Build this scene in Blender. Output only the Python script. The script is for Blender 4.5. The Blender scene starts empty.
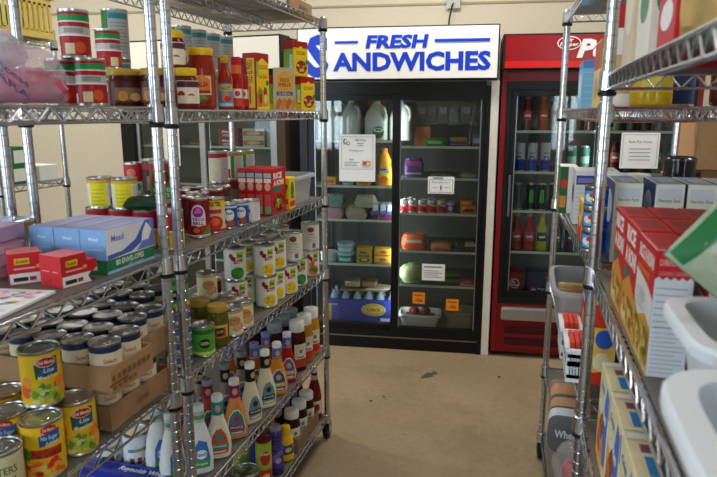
import bpy, bmesh, math, random
from mathutils import Vector, Matrix, geometry
R = math.radians
PI = math.pi
random.seed(7)
sc = bpy.context.scene
col = sc.collection

# ------------------------------------------------------------------ camera
F, HOR, VX, H = 620.0, 113.0, 530.0, 1.45
pit = math.atan((238.5 - HOR) / F)
yaw = math.atan((VX - 358.5) / F * math.cos(pit))
cw = Vector((-math.sin(yaw) * math.cos(pit), math.cos(yaw) * math.cos(pit), -math.sin(pit)))
cr = Vector((math.cos(yaw), math.sin(yaw), 0))
cu = cr.cross(cw)
cam = bpy.data.cameras.new('camera')
cam.sensor_width = 22.2
cam.lens = F / 717 * 22.2
cam.clip_start = 0.02
cam.dof.use_dof = True
cam.dof.focus_distance = 2.3
cam.dof.aperture_fstop = 4.5
co = bpy.data.objects.new('camera', cam)
col.objects.link(co)
m3 = Matrix((cr, cu, -cw)).transposed()
co.matrix_world = Matrix.Translation((0, 0, H)) @ m3.to_4x4()
sc.camera = co

# ------------------------------------------------------------------ world, daylight, ceiling light, exposure
sc.view_settings.view_transform = 'Standard'
sc.view_settings.look = 'None'
sc.view_settings.gamma = 1
sc.view_settings.use_curve_mapping = False
sc.view_settings.exposure = 0.36
sc.cycles.use_denoising = True
sc.cycles.max_bounces = 8
sc.cycles.transparent_max_bounces = 12
sc.cycles.sample_clamp_indirect = 6
W = bpy.data.worlds.new('world'); sc.world = W; W.use_nodes = True
W.node_tree.nodes['Background'].inputs[0].default_value = (0.72, 0.86, 1.0, 1)
W.node_tree.nodes['Background'].inputs[1].default_value = 3.0

def area(name, loc, rot, sx, sy, power, color):
    l = bpy.data.lights.new(name, 'AREA'); l.shape = 'RECTANGLE'; l.size = sx; l.size_y = sy
    l.energy = power; l.color = color
    o = bpy.data.objects.new(name, l); o.location = loc; o.rotation_euler = rot
    col.objects.link(o); return o
# daylight entering by the three shop windows of the wall behind the camera
WINS = [(-3.1, -1.5, 0.85, 2.6), (1.9, 2.8, 0.85, 2.6)]
LWIN = (-2.5, -0.5, 0.9, 2.6)
for i, (a, b, c, d) in enumerate(WINS):
    area('daylight', ((a + b) / 2, -3.28, (c + d) / 2), (R(90), 0, 0), b - a, d - c, (66, 26)[i], (0.74, 0.87, 1.0))
area('daylight', (-4.78, (LWIN[0] + LWIN[1]) / 2, (LWIN[2] + LWIN[3]) / 2), (0, R(-90), 0), LWIN[3] - LWIN[2], LWIN[1] - LWIN[0], 34, (0.74, 0.87, 1.0))
# tubes of the ceiling fittings
LAMPS = [(-3.0, 3.0), (-0.4, 3.3), (-0.35, 0.6), (-3.0, 0.4), (1.8, 2.2)]
for (x, y) in LAMPS:
    area('tube_light', (x, y, 2.93), (0, 0, 0), 1.15, 0.22, (38, 40, 10, 7, 18)[LAMPS.index((x, y))], (1.0, 0.955, 0.88))

# ------------------------------------------------------------------ measuring helpers (plain projective geometry)
def on(px, py, z):
    d = cw + cr * ((px - 358.5) / F) - cu * ((py - 238.5) / F)
    t = (z - H) / d.z
    return (d.x * t, d.y * t)
def yat(px, X, z):
    k = (px - 358.5) / F
    dz = z - H
    a0 = X * cr.x; b0 = X * cw.x + dz * cw.z
    return (k * b0 - a0) / (cr.y - k * cw.y)

# ------------------------------------------------------------------ materials
_m = {}
def lin(c):
    return tuple(((v / 12.92) if v <= 0.04045 else ((v + 0.055) / 1.055) ** 2.4) for v in c)
def hexc(h):
    return lin(tuple(int(h[i:i + 2], 16) / 255 for i in (0, 2, 4)))
def M(h, rough=0.45, metal=0.0, var=0.06, trans=0.0, alpha=1.0, bump=0.0, scale=40.0, emit=0.0):
    k = (h, rough, metal, var, trans, alpha, bump, scale, emit)
    if k in _m: return _m[k]
    m = bpy.data.materials.new('mat_' + h); m.use_nodes = True
    nt = m.node_tree; b = nt.nodes['Principled BSDF']
    c = hexc(h)
    b.inputs['Base Color'].default_value = (*c, 1)
    b.inputs['Roughness'].default_value = rough
    b.inputs['Specular IOR Level'].default_value = 0.3
    b.inputs['Metallic'].default_value = metal
    b.inputs['Alpha'].default_value = alpha
    b.inputs['Transmission Weight'].default_value = trans
    if emit:
        b.inputs['Emission Color'].default_value = (*c, 1); b.inputs['Emission Strength'].default_value = emit
    if var or bump:
        tc = nt.nodes.new('ShaderNodeTexCoord'); no = nt.nodes.new('ShaderNodeTexNoise')
        no.inputs['Scale'].default_value = scale; no.inputs['Detail'].default_value = 3
        nt.links.new(tc.outputs['Object'], no.inputs['Vector'])
        if var:
            mx = nt.nodes.new('ShaderNodeMix'); mx.data_type = 'RGBA'
            mx.inputs[6].default_value = (*[max(0, v * (1 - 2 * var)) for v in c], 1)
            mx.inputs[7].default_value = (*[min(1, v * (1 + 2 * var)) for v in c], 1)
            nt.links.new(no.outputs['Fac'], mx.inputs[0]); nt.links.new(mx.outputs[2], b.inputs['Base Color'])
        if bump:
            bp = nt.nodes.new('ShaderNodeBump'); bp.inputs['Strength'].default_value = bump; bp.inputs['Distance'].default_value = 0.004
            nt.links.new(no.outputs['Fac'], bp.inputs['Height']); nt.links.new(bp.outputs['Normal'], b.inputs['Normal'])
    _m[k] = m; return m
def glass_mat(tint=(0.93, 0.97, 0.95), k=1.0):
    key = ('glass', tint, k)
    if key in _m: return _m[key]
    m = bpy.data.materials.new('clear_sheet'); m.use_nodes = True; nt = m.node_tree; nt.nodes.clear()
    o = nt.nodes.new('ShaderNodeOutputMaterial'); mx = nt.nodes.new('ShaderNodeMixShader')
    t = nt.nodes.new('ShaderNodeBsdfTransparent'); t.inputs[0].default_value = (*tint, 1)
    g = nt.nodes.new('ShaderNodeBsdfGlossy'); g.inputs['Roughness'].default_value = 0.03
    fr = nt.nodes.new('ShaderNodeFresnel'); fr.inputs[0].default_value = 1.45
    mu = nt.nodes.new('ShaderNodeMath'); mu.operation = 'MULTIPLY'; mu.inputs[1].default_value = k
    nt.links.new(fr.outputs[0], mu.inputs[0]); nt.links.new(mu.outputs[0], mx.inputs[0])
    nt.links.new(t.outputs[0], mx.inputs[1]); nt.links.new(g.outputs[0], mx.inputs[2]); nt.links.new(mx.outputs[0], o.inputs[0])
    _m[key] = m; return m
def film_mat(h, a, rough=0.2):
    # crinkled packaging film: partly see-through, glossy
    key = ('film', h, a, rough)
    if key in _m: return _m[key]
    m = M(h, rough, 0, 0.05, 0, a, 0.6, 60); _m[key] = m; return m
CHROME = M('c9ccd2', 0.22, 1.0, 0.03)
STEEL = M('b9bbbd', 0.28, 1.0, 0.03)
LID = M('c3c4c2', 0.3, 1.0, 0.05)
BLACKP = M('111113', 0.45)
LINER = M('5f5b54', 0.55, 0, 0.08, scale=12)
KRAFT = M('a5805a', 0.8, 0, 0.07)
WHITEP = M('e4e8ea', 0.4, 0, 0.02)

# ------------------------------------------------------------------ mesh accumulator
class G:
    def __init__(s): s.v = []; s.f = []; s.mi = []; s.mats = []; s.sm = []
    def m(s, mat):
        if mat not in s.mats: s.mats.append(mat)
        return s.mats.index(mat)
    def add(s, vs, fs, mat, smooth=False):
        b = len(s.v); s.v += [tuple(v) for v in vs]; i = s.m(mat)
        for f in fs: s.f.append(tuple(b + k for k in f)); s.mi.append(i); s.sm.append(smooth)
    def box(s, x0, x1, y0, y1, z0, z1, mat, bev=0.0):
        if bev > 0:
            bm = bmesh.new(); bmesh.ops.create_cube(bm, size=1)
            for v in bm.verts: v.co = ((x0 + x1) / 2 + v.co.x * (x1 - x0), (y0 + y1) / 2 + v.co.y * (y1 - y0), (z0 + z1) / 2 + v.co.z * (z1 - z0))
            bmesh.ops.bevel(bm, geom=bm.edges[:], offset=bev, segments=2, affect='EDGES', profile=0.5)
            s.bm(bm, mat, False); return
        vs = [(x, y, z) for x in (x0, x1) for y in (y0, y1) for z in (z0, z1)]
        s.add(vs, [(0, 1, 3, 2), (4, 6, 7, 5), (0, 4, 5, 1), (2, 3, 7, 6), (0, 2, 6, 4), (1, 5, 7, 3)], mat)
    def bm(s, bm, mat, smooth=False):
        bm.verts.ensure_lookup_table(); bm.verts.index_update()
        s.add([v.co[:] for v in bm.verts], [[v.index for v in f.verts] for f in bm.faces], mat, smooth); bm.free()
    def lathe(s, prof, mat, n=24, c=(0, 0), smooth=True, caps=True):
        vs = []; fs = []
        for (r, z) in prof:
            for k in range(n):
                a = 2 * PI * k / n; vs.append((c[0] + r * math.cos(a), c[1] + r * math.sin(a), z))
        for i in range(len(prof) - 1):
            for k in range(n):
                k2 = (k + 1) % n
                fs.append((i * n + k, i * n + k2, (i + 1) * n + k2, (i + 1) * n + k))
        if caps:
            if prof[0][0] > 1e-5: fs.append(tuple(range(n - 1, -1, -1)))
            if prof[-1][0] > 1e-5: fs.append(tuple((len(prof) - 1) * n + k for k in range(n)))
        s.add(vs, fs, mat, smooth)
    def loft(s, secs, mat, n=28, smooth=True):
        # secs: (z, half width, half depth, exponent[, x offset, y offset])
        vs = []; fs = []
        for q in secs:
            z, a, b, e = q[:4]; ox = q[4] if len(q) > 4 else 0; oy = q[5] if len(q) > 5 else 0
            for k in range(n):
                t = 2 * PI * k / n; c, d = math.cos(t), math.sin(t)
                vs.append((ox + a * math.copysign(abs(c) ** (2 / e), c), oy + b * math.copysign(abs(d) ** (2 / e), d), z))
        L = len(secs)
        for i in range(L - 1):
            for k in range(n):
                k2 = (k + 1) % n; fs.append((i * n + k, i * n + k2, (i + 1) * n + k2, (i + 1) * n + k))
        fs.append(tuple(range(n - 1, -1, -1))); fs.append(tuple((L - 1) * n + k for k in range(n)))
        s.add(vs, fs, mat, smooth)
    def tube(s, p, q, r, mat, n=6, r2=None):
        p = Vector(p); q = Vector(q); d = (q - p)
        if d.length < 1e-6: return
        d.normalize(); a = d.orthogonal().normalized(); b = d.cross(a); r2 = r if r2 is None else r2
        vs = []
        for c, rr in ((p, r), (q, r2)):
            for k in range(n):
                t = 2 * PI * k / n; vs.append(c + (a * math.cos(t) + b * math.sin(t)) * rr)
        fs = [(k, (k + 1) % n, n + (k + 1) % n, n + k) for k in range(n)] + [tuple(range(n - 1, -1, -1)), tuple(range(n, 2 * n))]
        s.add(vs, fs, mat, True)
    def path(s, pts, r, mat, n=6):
        for a, b in zip(pts, pts[1:]): s.tube(a, b, r, mat, n)
    def prism(s, pts, z0, z1, mat, axis='z'):
        n = len(pts)
        def P(a, b, c): return {'z': (a, b, c), 'y': (a, c, b), 'x': (c, a, b)}[axis]
        vs = [P(a, b, z0) for a, b in pts] + [P(a, b, z1) for a, b in pts]
        fs = [(k, (k + 1) % n, n + (k + 1) % n, n + k) for k in range(n)] + [tuple(range(n - 1, -1, -1)), tuple(range(n, 2 * n))]
        s.add(vs, fs, mat)
    def build(s, name, parent=None, loc=None, rz=0):
        me = bpy.data.meshes.new(name); me.from_pydata(s.v, [], s.f)
        for m in s.mats: me.materials.append(m)
        me.polygons.foreach_set('material_index', s.mi); me.polygons.foreach_set('use_smooth', s.sm)
        me.update()
        if any(s.sm):
            bm = bmesh.new(); bm.from_mesh(me)
            for e in bm.edges:
                if len(e.link_faces) == 2 and e.calc_face_angle(0) > R(38): e.smooth = False
            bm.to_mesh(me); bm.free()
        o = bpy.data.objects.new(name, me); col.objects.link(o)
        if parent: o.parent = parent
        if loc: o.location = loc
        if rz: o.rotation_euler.z = rz
        return o

# text outlines as polygons, normalised to the unit square
_t = {}
def text_mesh(s, bold=0.0):
    k = (s, bold)
    if k in _t: return _t[k]
    c = bpy.data.curves.new('txt', 'FONT'); c.body = s; c.resolution_u = 2; c.offset = bold
    o = bpy.data.objects.new('txt', c); col.objects.link(o)
    dg = bpy.context.evaluated_depsgraph_get(); dg.update()
    me = bpy.data.meshes.new_from_object(o.evaluated_get(dg))
    vs = [(v.co.x, v.co.y) for v in me.vertices]; fs = [tuple(p.vertices) for p in me.polygons]
    bpy.data.objects.remove(o); bpy.data.curves.remove(c); bpy.data.meshes.remove(me)
    x0 = min(v[0] for v in vs); x1 = max(v[0] for v in vs); y0 = min(v[1] for v in vs); y1 = max(v[1] for v in vs)
    vs = [((x - x0) / (x1 - x0), (y - y0) / (y1 - y0)) for x, y in vs]
    _t[k] = (vs, fs); return _t[k]
def decal(g, items, fmap, step=0.006, eps=0.00012):
    # printed areas: R rectangle, E ellipse, P polygon, T text; wrapped on a surface by fmap(u, v, offset)
    for li, it in enumerate(items):
        k = it[0]
        if k == 'R': vs = [(it[1], it[2]), (it[3], it[2]), (it[3], it[4]), (it[1], it[4])]; fs = [(0, 1, 2, 3)]; c = it[5]
        elif k == 'E':
            n = 18; vs = [(it[1] + it[3] * math.cos(2 * PI * i / n), it[2] + it[4] * math.sin(2 * PI * i / n)) for i in range(n)]; fs = [tuple(range(n))]; c = it[5]
        elif k == 'P':
            vs = list(it[1]); fs = [tuple(t) for t in geometry.tessellate_polygon([[Vector((a, b, 0)) for a, b in vs]])]; c = it[2]
        else:
            _, s, u0, v0, u1, v1, c = it[:7]; sh = it[7] if len(it) > 7 else 0; bo = it[8] if len(it) > 8 else 0.02
            tv, fs = text_mesh(s, bo); w = (u1 - u0) - abs(sh) * (v1 - v0)
            vs = [(u0 + a * w + sh * b * (v1 - v0), v0 + b * (v1 - v0)) for a, b in tv]
            if len(it) > 9 and it[9]:   # turned a quarter, reading upwards
                vs = [(u1 - (b - v0) / (v1 - v0) * (u1 - u0), v0 + (a - u0) / (u1 - u0) * (v1 - v0)) for a, b in vs]
        bm = bmesh.new(); bv = [bm.verts.new((a, b, 0)) for a, b in vs]
        for f in fs:
            try: bm.faces.new([bv[i] for i in f])
            except ValueError: pass
        u0 = min(v[0] for v in vs); u1 = max(v[0] for v in vs)
        if step and u1 - u0 > step:
            q = math.ceil(u0 / step)
            while q * step < u1:
                bmesh.ops.bisect_plane(bm, geom=bm.verts[:] + bm.edges[:] + bm.faces[:], plane_co=(q * step + 1e-6, 0, 0), plane_no=(1, 0, 0), dist=1e-7)
                q += 1
            if k != 'T':
                v0 = min(v[1] for v in vs); v1 = max(v[1] for v in vs); vstep = step * 1.6
                q = math.ceil(v0 / vstep)
                while q * vstep < v1 and getattr(fmap, 'curved_v', False):
                    bmesh.ops.bisect_plane(bm, geom=bm.verts[:] + bm.edges[:] + bm.faces[:], plane_co=(0, q * vstep + 1e-6, 0), plane_no=(0, 1, 0), dist=1e-7)
                    q += 1
        off = eps * (1 + .5 * li)
        for v in bm.verts: v.co = fmap(v.co.x, v.co.y, off)
        mat = c if not isinstance(c, str) else M(c, 0.42, 0, 0.04)
        g.bm(bm, mat, True)
def cyl(Rr, z0=0):
    return lambda u, v, o: ((Rr + o) * math.sin(u / Rr), -(Rr + o) * math.cos(u / Rr), z0 + v)
def face(side, w, d, h, z0=0):
    # u centred, v from the bottom edge
    return {'front': lambda u, v, o: (u, -d / 2 - o, z0 + v), 'back': lambda u, v, o: (-u, d / 2 + o, z0 + v),
            'right': lambda u, v, o: (w / 2 + o, u, z0 + v), 'left': lambda u, v, o: (-w / 2 - o, -u, z0 + v),
            'top': lambda u, v, o: (u, v - d / 2, z0 + h + o)}[side]

# ------------------------------------------------------------------ things, copies, tags
def tag(o, label, cat, group=None, kind=None):
    if label: o['label'] = label
    if cat: o['category'] = cat
    if group: o['group'] = group
    if kind: o['kind'] = kind
    return o
def root(name, loc=(0, 0, 0), rz=0):
    o = bpy.data.objects.new(name, None); o.empty_display_size = 0.05; col.objects.link(o)
    o.location = loc; o.rotation_euler = (0, 0, rz); return o
def copy_tree(o, parent=None):
    c = o.copy(); col.objects.link(c); c.parent = parent
    for ch in list(o.children): copy_tree(ch, c)
    return c
_proto = {}
def put(key, builder, loc, rz, label, cat, group=None):
    if key not in _proto:
        o = builder()
        while callable(o): o = o()
        _proto[key] = o
    else:
        o = copy_tree(_proto[key])
        if 'group' in o.keys(): del o['group']
    o.location = loc; o.rotation_euler = (0, 0, rz)
    return tag(o, label, cat, group)
def struct(g, name):
    o = g.build(name); o['kind'] = 'structure'; return o
ORD = ['first', 'second', 'third', 'fourth', 'fifth', 'sixth', 'seventh', 'eighth', 'ninth', 'tenth', 'eleventh', 'twelfth']

# ================================================================== THE ROOM
YAWC = math.atan2(0.1068, 0.9943)
def wallpt(x): return 4.91 + (x + 0.2) * 0.1068 / 0.9943
WALLM = M('d3c9b4', 0.75, 0, 0.03, bump=0.05, scale=60)
g = G()
fl = bpy.data.materials.new('worn_concrete'); fl.use_nodes = True
nt = fl.node_tree; b = nt.nodes['Principled BSDF']; b.inputs['Roughness'].default_value = 0.55
tc = nt.nodes.new('ShaderNodeTexCoord')
def noise(sc_, det=4, rough=0.6):
    n = nt.nodes.new('ShaderNodeTexNoise'); n.inputs['Scale'].default_value = sc_; n.inputs['Detail'].default_value = det; n.inputs['Roughness'].default_value = rough
    nt.links.new(tc.outputs['Object'], n.inputs['Vector']); return n
def ramp(n, stops):
    r = nt.nodes.new('ShaderNodeValToRGB'); e = r.color_ramp.elements
    while len(e) < len(stops): e.new(0.5)
    for i, (p, c) in enumerate(stops): e[i].position = p; e[i].color = (*hexc(c), 1) if isinstance(c, str) else (c, c, c, 1)
    nt.links.new(n.outputs['Fac'], r.inputs[0]); return r
r1 = ramp(noise(2.2, 6, 0.7), [(0.3, '74654c'), (0.5, '877559'), (0.72, '97866a')])
r2 = ramp(noise(28, 5, 0.75), [(0.30, 0.62), (0.44, 0.95), (0.7, 1.05)])
r3 = ramp(noise(1.1, 5, 0.65), [(0.52, 1.0), (0.66, 0.66)])
def mul(a, b_):
    m = nt.nodes.new('ShaderNodeMix'); m.data_type = 'RGBA'; m.blend_type = 'MULTIPLY'; m.inputs[0].default_value = 0.8
    nt.links.new(a, m.inputs[6]); nt.links.new(b_, m.inputs[7]); return m.outputs[2]
c1 = mul(r1.outputs[0], r2.outputs[0]); c2 = mul(c1, r3.outputs[0]); nt.links.new(c2, b.inputs['Base Color'])
g.box(-4.9, 3.1, -3.4, 5.6, -0.1, 0, fl); struct(g, 'floor')
# dark chipped marks on the concrete
for i, (px, py, s_) in enumerate([(428, 375, .035), (434, 373, .022), (423, 377, .018), (499, 377, .012), (371, 401, .01), (384, 397, .009)]):
    g = G(); x, y = on(px, py, 0); n = 11
    pts = [(x + s_ * random.uniform(.5, 1.2) * math.cos(2 * PI * k / n), y + s_ * random.uniform(.6, 1.4) * math.sin(2 * PI * k / n)) for k in range(n)]
    g.prism(pts, 0.0, 0.0012, M('4a4236', 0.8)); struct(g, 'trim_%d' % (10 + i))
g = G(); g.box(-4.9, 3.1, -3.4, 5.6, 3.0, 3.1, M('8f8b80', 0.85, 0, 0.03, bump=0.1, scale=30)); struct(g, 'ceiling')
g = G()
g.prism([(-4.9, wallpt(-4.9)), (3.1, wallpt(3.1)), (3.1, wallpt(3.1) + .12), (-4.9, wallpt(-4.9) + .12)], 0, 3.0, WALLM); struct(g, 'wall_back')
g = G(); g.box(-4.9, -4.8, -3.4, LWIN[0], 0, 3.0, WALLM); g.box(-4.9, -4.8, LWIN[1], wallpt(-4.8), 0, 3.0, WALLM); g.box(-4.9, -4.8, LWIN[0], LWIN[1], 0, LWIN[2], WALLM); g.box(-4.9, -4.8, LWIN[0], LWIN[1], LWIN[3], 3.0, WALLM); struct(g, 'wall_left')
g = G(); fm = M('5a5f63', 0.4, 0.6); a, b_, c, d = LWIN
for q in ((a, a + .05, c, d), (b_ - .05, b_, c, d), (a, b_, c, c + .05), (a, b_, d - .05, d), ((a + b_) / 2 - .02, (a + b_) / 2 + .02, c, d)): g.box(-4.89, -4.82, q[0], q[1], q[2], q[3], fm)
wo = struct(g, 'window_3'); g = G(); g.box(-4.856, -4.85, a + .04, b_ - .04, c + .04, d - .04, glass_mat()); g.build('window_pane', wo)
g = G(); g.box(3.0, 3.1, -3.4, wallpt(3.0), 0, 3.0, WALLM); struct(g, 'wall_right')
g = G()
xs = [-4.8] + [v for w_ in WINS for v in w_[:2]] + [3.0]
for a, b_ in zip(xs[0::2], xs[1::2]): g.box(a, b_, -3.4, -3.3, 0, 3.0, WALLM)
for (a, b_, c, d) in WINS: g.box(a, b_, -3.4, -3.3, 0, c, WALLM); g.box(a, b_, -3.4, -3.3, d, 3.0, WALLM)
struct(g, 'wall_front')
for i, (a, b_, c, d) in enumerate(WINS):
    g = G(); fm = M('5a5f63', 0.4, 0.6)
    for q in ((a, a + .05, c, d), (b_ - .05, b_, c, d), (a, b_, c, c + .05), (a, b_, d - .05, d), ((a + b_) / 2 - .02, (a + b_) / 2 + .02, c, d)):
        g.box(q[0], q[1], -3.39, -3.32, q[2], q[3], fm)
    wo = struct(g, 'window_%d' % (i + 1))
    g = G(); g.box(a + .04, b_ - .04, -3.36, -3.354, c + .04, d - .04, glass_mat()); g.build('window_pane', wo)
# conduit along the back wall
def wallstrip(z0, z1, t, mat, name):
    g = G(); g.prism([(-4.8, wallpt(-4.8) - t), (3.0, wallpt(3.0) - t), (3.0, wallpt(3.0)), (-4.8, wallpt(-4.8))], z0, z1, mat); struct(g, name)
wallstrip(2.238, 2.252, 0.012, M('a79c82', 0.7), 'trim_1')
wallstrip(0.0, 0.10, 0.015, M('4b4439', 0.6), 'baseboard_back')
for k, (x, y) in enumerate(LAMPS):
    t = root('ceiling_light', (x, y, 3.0))
    g = G(); g.box(-.6, .6, -.14, .14, -.05, 0, M('e8e8e4', 0.4)); g.build('housing', t)
    g = G()
    for s_ in (-.06, .06): g.tube((-.56, s_, -.057), (.56, s_, -.057), 0.012, M('fff6e0', 0.4, emit=3.0), 10)
    g.build('tube', t)
    tag(t, 'white ceiling light fitting ' + ['over the far left corner', 'over the glass door coolers', 'over the aisle near the viewer', 'over the near left part of the shop', 'over the right side of the shop'][k], 'light', 'ceiling fittings')

# ================================================================== WIRE SHELVING
def wire_rack(label, x0, x1, y0, y1, decks, top, liners, inner=None, pitch=0.047, casters=True, rz=0):
    decks = [z - .0008 for z in decks]
    cx, cy = (x0 + x1) / 2, (y0 + y1) / 2
    t = root('wire_shelving_unit', (cx, cy, 0), rz); tag(t, label, 'shelving')
    hx, hy = (x1 - x0) / 2, (y1 - y0) / 2
    zb = 0.085 if casters else 0.0
    for sx in (-1, 1):
        for sy in (-1, 1):
            g = G(); prof = [(0.0118, zb)]; z = zb + .02
            while z < top - .02:
                prof += [(0.0125, z), (0.0125, z + .0222), (0.0113, z + .0232), (0.0113, z + .0246), (0.0125, z + .0254)]; z += .0254
            prof += [(0.0125, top - .004), (0.009, top)]
            g.lathe(prof, CHROME, 16, (sx * hx, sy * hy)); g.build('post', t)
            if casters:
                g = G(); X, Y = sx * hx, sy * hy
                g.lathe([(0.010, .073), (0.012, .088)], STEEL, 12, (X, Y))
                g.box(X - .018, X - .015, Y - .02, Y + .02, .03, .076, STEEL); g.box(X + .015, X + .018, Y - .02, Y + .02, .03, .076, STEEL)
                g.box(X - .018, X + .018, Y - .02, Y + .02, .073, .077, STEEL)
                c = g.build('caster', t)
                g = G()
                vs = [(xx, Y + rr * math.cos(2 * PI * k / 20), .036 + rr * math.sin(2 * PI * k / 20)) for xx, rr in ((X - .012, .031), (X - .009, .036), (X + .009, .036), (X + .012, .031)) for k in range(20)]
                fs = [(j * 20 + k, j * 20 + (k + 1) % 20, (j + 1) * 20 + (k + 1) % 20, (j + 1) * 20 + k) for j in range(3) for k in range(20)] + [tuple(range(19, -1, -1)), tuple(range(60, 80))]
                g.add(vs, fs, BLACKP, False); g.build('wheel', c)
    for di, z in enumerate(decks):
        g = G()
        def truss(p, q):
            p = Vector(p); q = Vector(q); L = (q - p).length; d = (q - p) / L
            zt, zl = Vector((0, 0, z - .0036)), Vector((0, 0, z - .031))
            g.tube(p + zt, q + zt, .0035, CHROME, 6); g.tube(p + zl, q + zl, .0033, CHROME, 6)
            n = max(2, round(L / pitch))
            for k in range(n):
                a, m_, b2 = p + d * (L * k / n), p + d * (L * (k + .5) / n), p + d * (L * (k + 1) / n)
                g.tube(a + zt, m_ + zl, .0022, CHROME, 5); g.tube(m_ + zl, b2 + zt, .0022, CHROME, 5)
        e = .015
        truss((hx, -hy + e, 0), (hx, hy - e, 0)); truss((-hx, -hy + e, 0), (-hx, hy - e, 0))
        truss((-hx + e, -hy, 0), (hx - e, -hy, 0)); truss((-hx + e, hy, 0), (hx - e, hy, 0))
        truss((0, -hy + .005, 0), (0, hy - .005, 0))
        yy = -hy + .022
        while yy < hy - .01:
            g.tube((-hx, yy, z - .0035), (hx, yy, z - .0035), .0019, CHROME, 5); yy += .0235
        sh = g.build('shelf', t)
        for sx in (-1, 1):
            for sy in (-1, 1):
                g = G()
                g.lathe([(.0135, z - .036), (.0195, z - .034), (.0175, z + .004), (.0135, z + .005)], CHROME, 16, (sx * hx, sy * hy))
                g.lathe([(.0135, z - .046), (.0185, z - .044), (.0185, z - .037), (.0135, z - .036)], BLACKP, 16, (sx * hx, sy * hy))
                g.build('collar', sh)
        if di in liners:
            g = G(); g.box(-hx + .006, hx - .006, -hy + .016, hy - .016, z - .0014, z, LINER); g.build('shelf_liner', sh)
    return t
Z1, Z2, Z3, Z4, Z5, Z6 = 1.815, 1.460, 1.105, 0.785, 0.43, 0.11
wire_rack('chrome wire shelving unit on the left of the aisle nearest the coolers, on black casters', -1.235, -.818, 1.325, 2.47, [Z1, Z2, Z3, Z4, Z5, Z6], 1.826, {2, 3, 4, 5})
wire_rack('chrome wire shelving unit on the left nearest the viewer, holding canned fruit and envelopes', -1.222, -.80, .10, 1.235, [1.815, 1.465, 1.12, .787, .43, .11], 1.845, {2, 3, 4, 5}, pitch=.062)
wire_rack('chrome wire shelving unit on the right of the aisle beside the red drink cooler', .138, .551, 1.478, 2.56, [1.815, 1.465, 1.115, .775, .41, .11], 1.826, {2, 3, 4, 5}, rz=R(2.2))
wire_rack('chrome wire shelving unit on the right nearest the viewer, holding rice boxes and white tubs', .150, .57, -.05, 1.392, [1.93, 1.53, 1.12, .77, .41, .11], 1.96, {1, 2, 3, 4, 5})

# ================================================================== COOLERS
AX, AY = -.171, 3.65
cyw, syw = math.cos(YAWC), math.sin(YAWC)
def CL(u, v, z=0): return (AX + u * cyw - v * syw, AY + u * syw + v * cyw, z)
KB = M('0b0b0c', 0.4); INNER = M('50554f', 0.5, 0, 0.05); WIRE = M('303331', .45); RAIL = M('b9bcb4', 0.4); 
def cooler_shell(t, x0, x1, dep, zt, zfloor, zceil, wall, outer, name='cabinet'):
    g = G()
    g.box(x0, x0 + wall, .06, dep, .04, zt, outer); g.box(x1 - wall, x1, .06, dep, .04, zt, outer)
    g.box(x0 + wall, x1 - wall, dep - .04, dep, .04, zt, outer)
    g.box(x0 + wall, x1 - wall, .06, dep - .04, zceil, zt, outer); g.box(x0 + wall, x1 - wall, .06, dep - .04, .04, zfloor, outer)
    e = .002
    g.box(x0 + wall, x0 + wall + e, .07, dep - .04, zfloor, zceil, INNER); g.box(x1 - wall - e, x1 - wall, .07, dep - .04, zfloor, zceil, INNER)
    g.box(x0 + wall, x1 - wall, dep - .04 - e, dep - .04, zfloor, zceil, INNER); g.box(x0 + wall, x1 - wall, .07, dep - .04, zfloor, zfloor + e, INNER)
    g.box(x0 + wall, x1 - wall, .07, dep - .04, zceil - e, zceil, INNER)
    return g.build(name, t)
def cooler_door(t, x0, x1, z0, z1, y, fw, mat, wide=None):
    g = G(); wl, wr = fw if isinstance(fw, tuple) else (fw, fw)
    g.box(x0, x0 + wl, y, y + .035, z0, z1, mat, .003); g.box(x1 - wr, x1, y, y + .035, z0, z1, mat, .003)
    g.box(x0 + wl, x1 - wr, y, y + .035, z0, z0 + .035, mat); g.box(x0 + wl, x1 - wr, y, y + .035, z1 - .035, z1, mat)
    d = g.build('sliding_door', t)
    g = G(); g.box(x0 + wl, x1 - wr, y + .014, y + .019, z0 + .035, z1 - .035, glass_mat()); g.build('glass_pane', d)
    # bright metal strip along both glass edges
    g = G(); al = M('9aa0a2', .3, .9)
    g.box(x0 + wl, x0 + wl + .006, y + .006, y + .013, z0 + .035, z1 - .035, al); g.box(x1 - wr - .006, x1 - wr, y + .006, y + .013, z0 + .035, z1 - .035, al)
    g.build('edge_strip', d)
    return d
def cooler_shelf(t, x0, x1, y0, y1, z):
    g = G()
    for yy in [y0 + .02 + k * .03 for k in range(int((y1 - y0 - .02) / .03))]: g.tube((x0, yy, z - .003), (x1, yy, z - .003), .003, WIRE, 5)
    for xx in (x0 + .01, (x0 + x1) / 2, x1 - .01): g.tube((xx, y0, z - .009), (xx, y1, z - .009), .003, WIRE, 5)
    sh = g.build('wire_shelf', t)
    g = G(); g.box(x0, x1, y0 - .004, y0 + .004, z - .012, z + .003, M('d0d2c6', .4), .002); g.build('price_rail', sh); return sh
def added_lamp(t, x, y, z0, z1, power):  # weak lamp strip and area light added to brighten the cooler interior
    g = G(); g.tube((x, y, z0), (x, y, z1), .010, M('f2f7ff', .4, emit=.8), 10); g.build('added_lamp_tube', t)
    l = bpy.data.lights.new('added_lamp_light', 'AREA'); l.shape = 'RECTANGLE'; l.size = .03; l.size_y = z1 - z0; l.energy = power; l.color = (.88, .96, 1)
    o = bpy.data.objects.new('added_lamp_light', l); col.objects.link(o); o.parent = t
    o.location = (x, y + .012, (z0 + z1) / 2); o.rotation_euler = (R(90), 0, 0)

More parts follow.
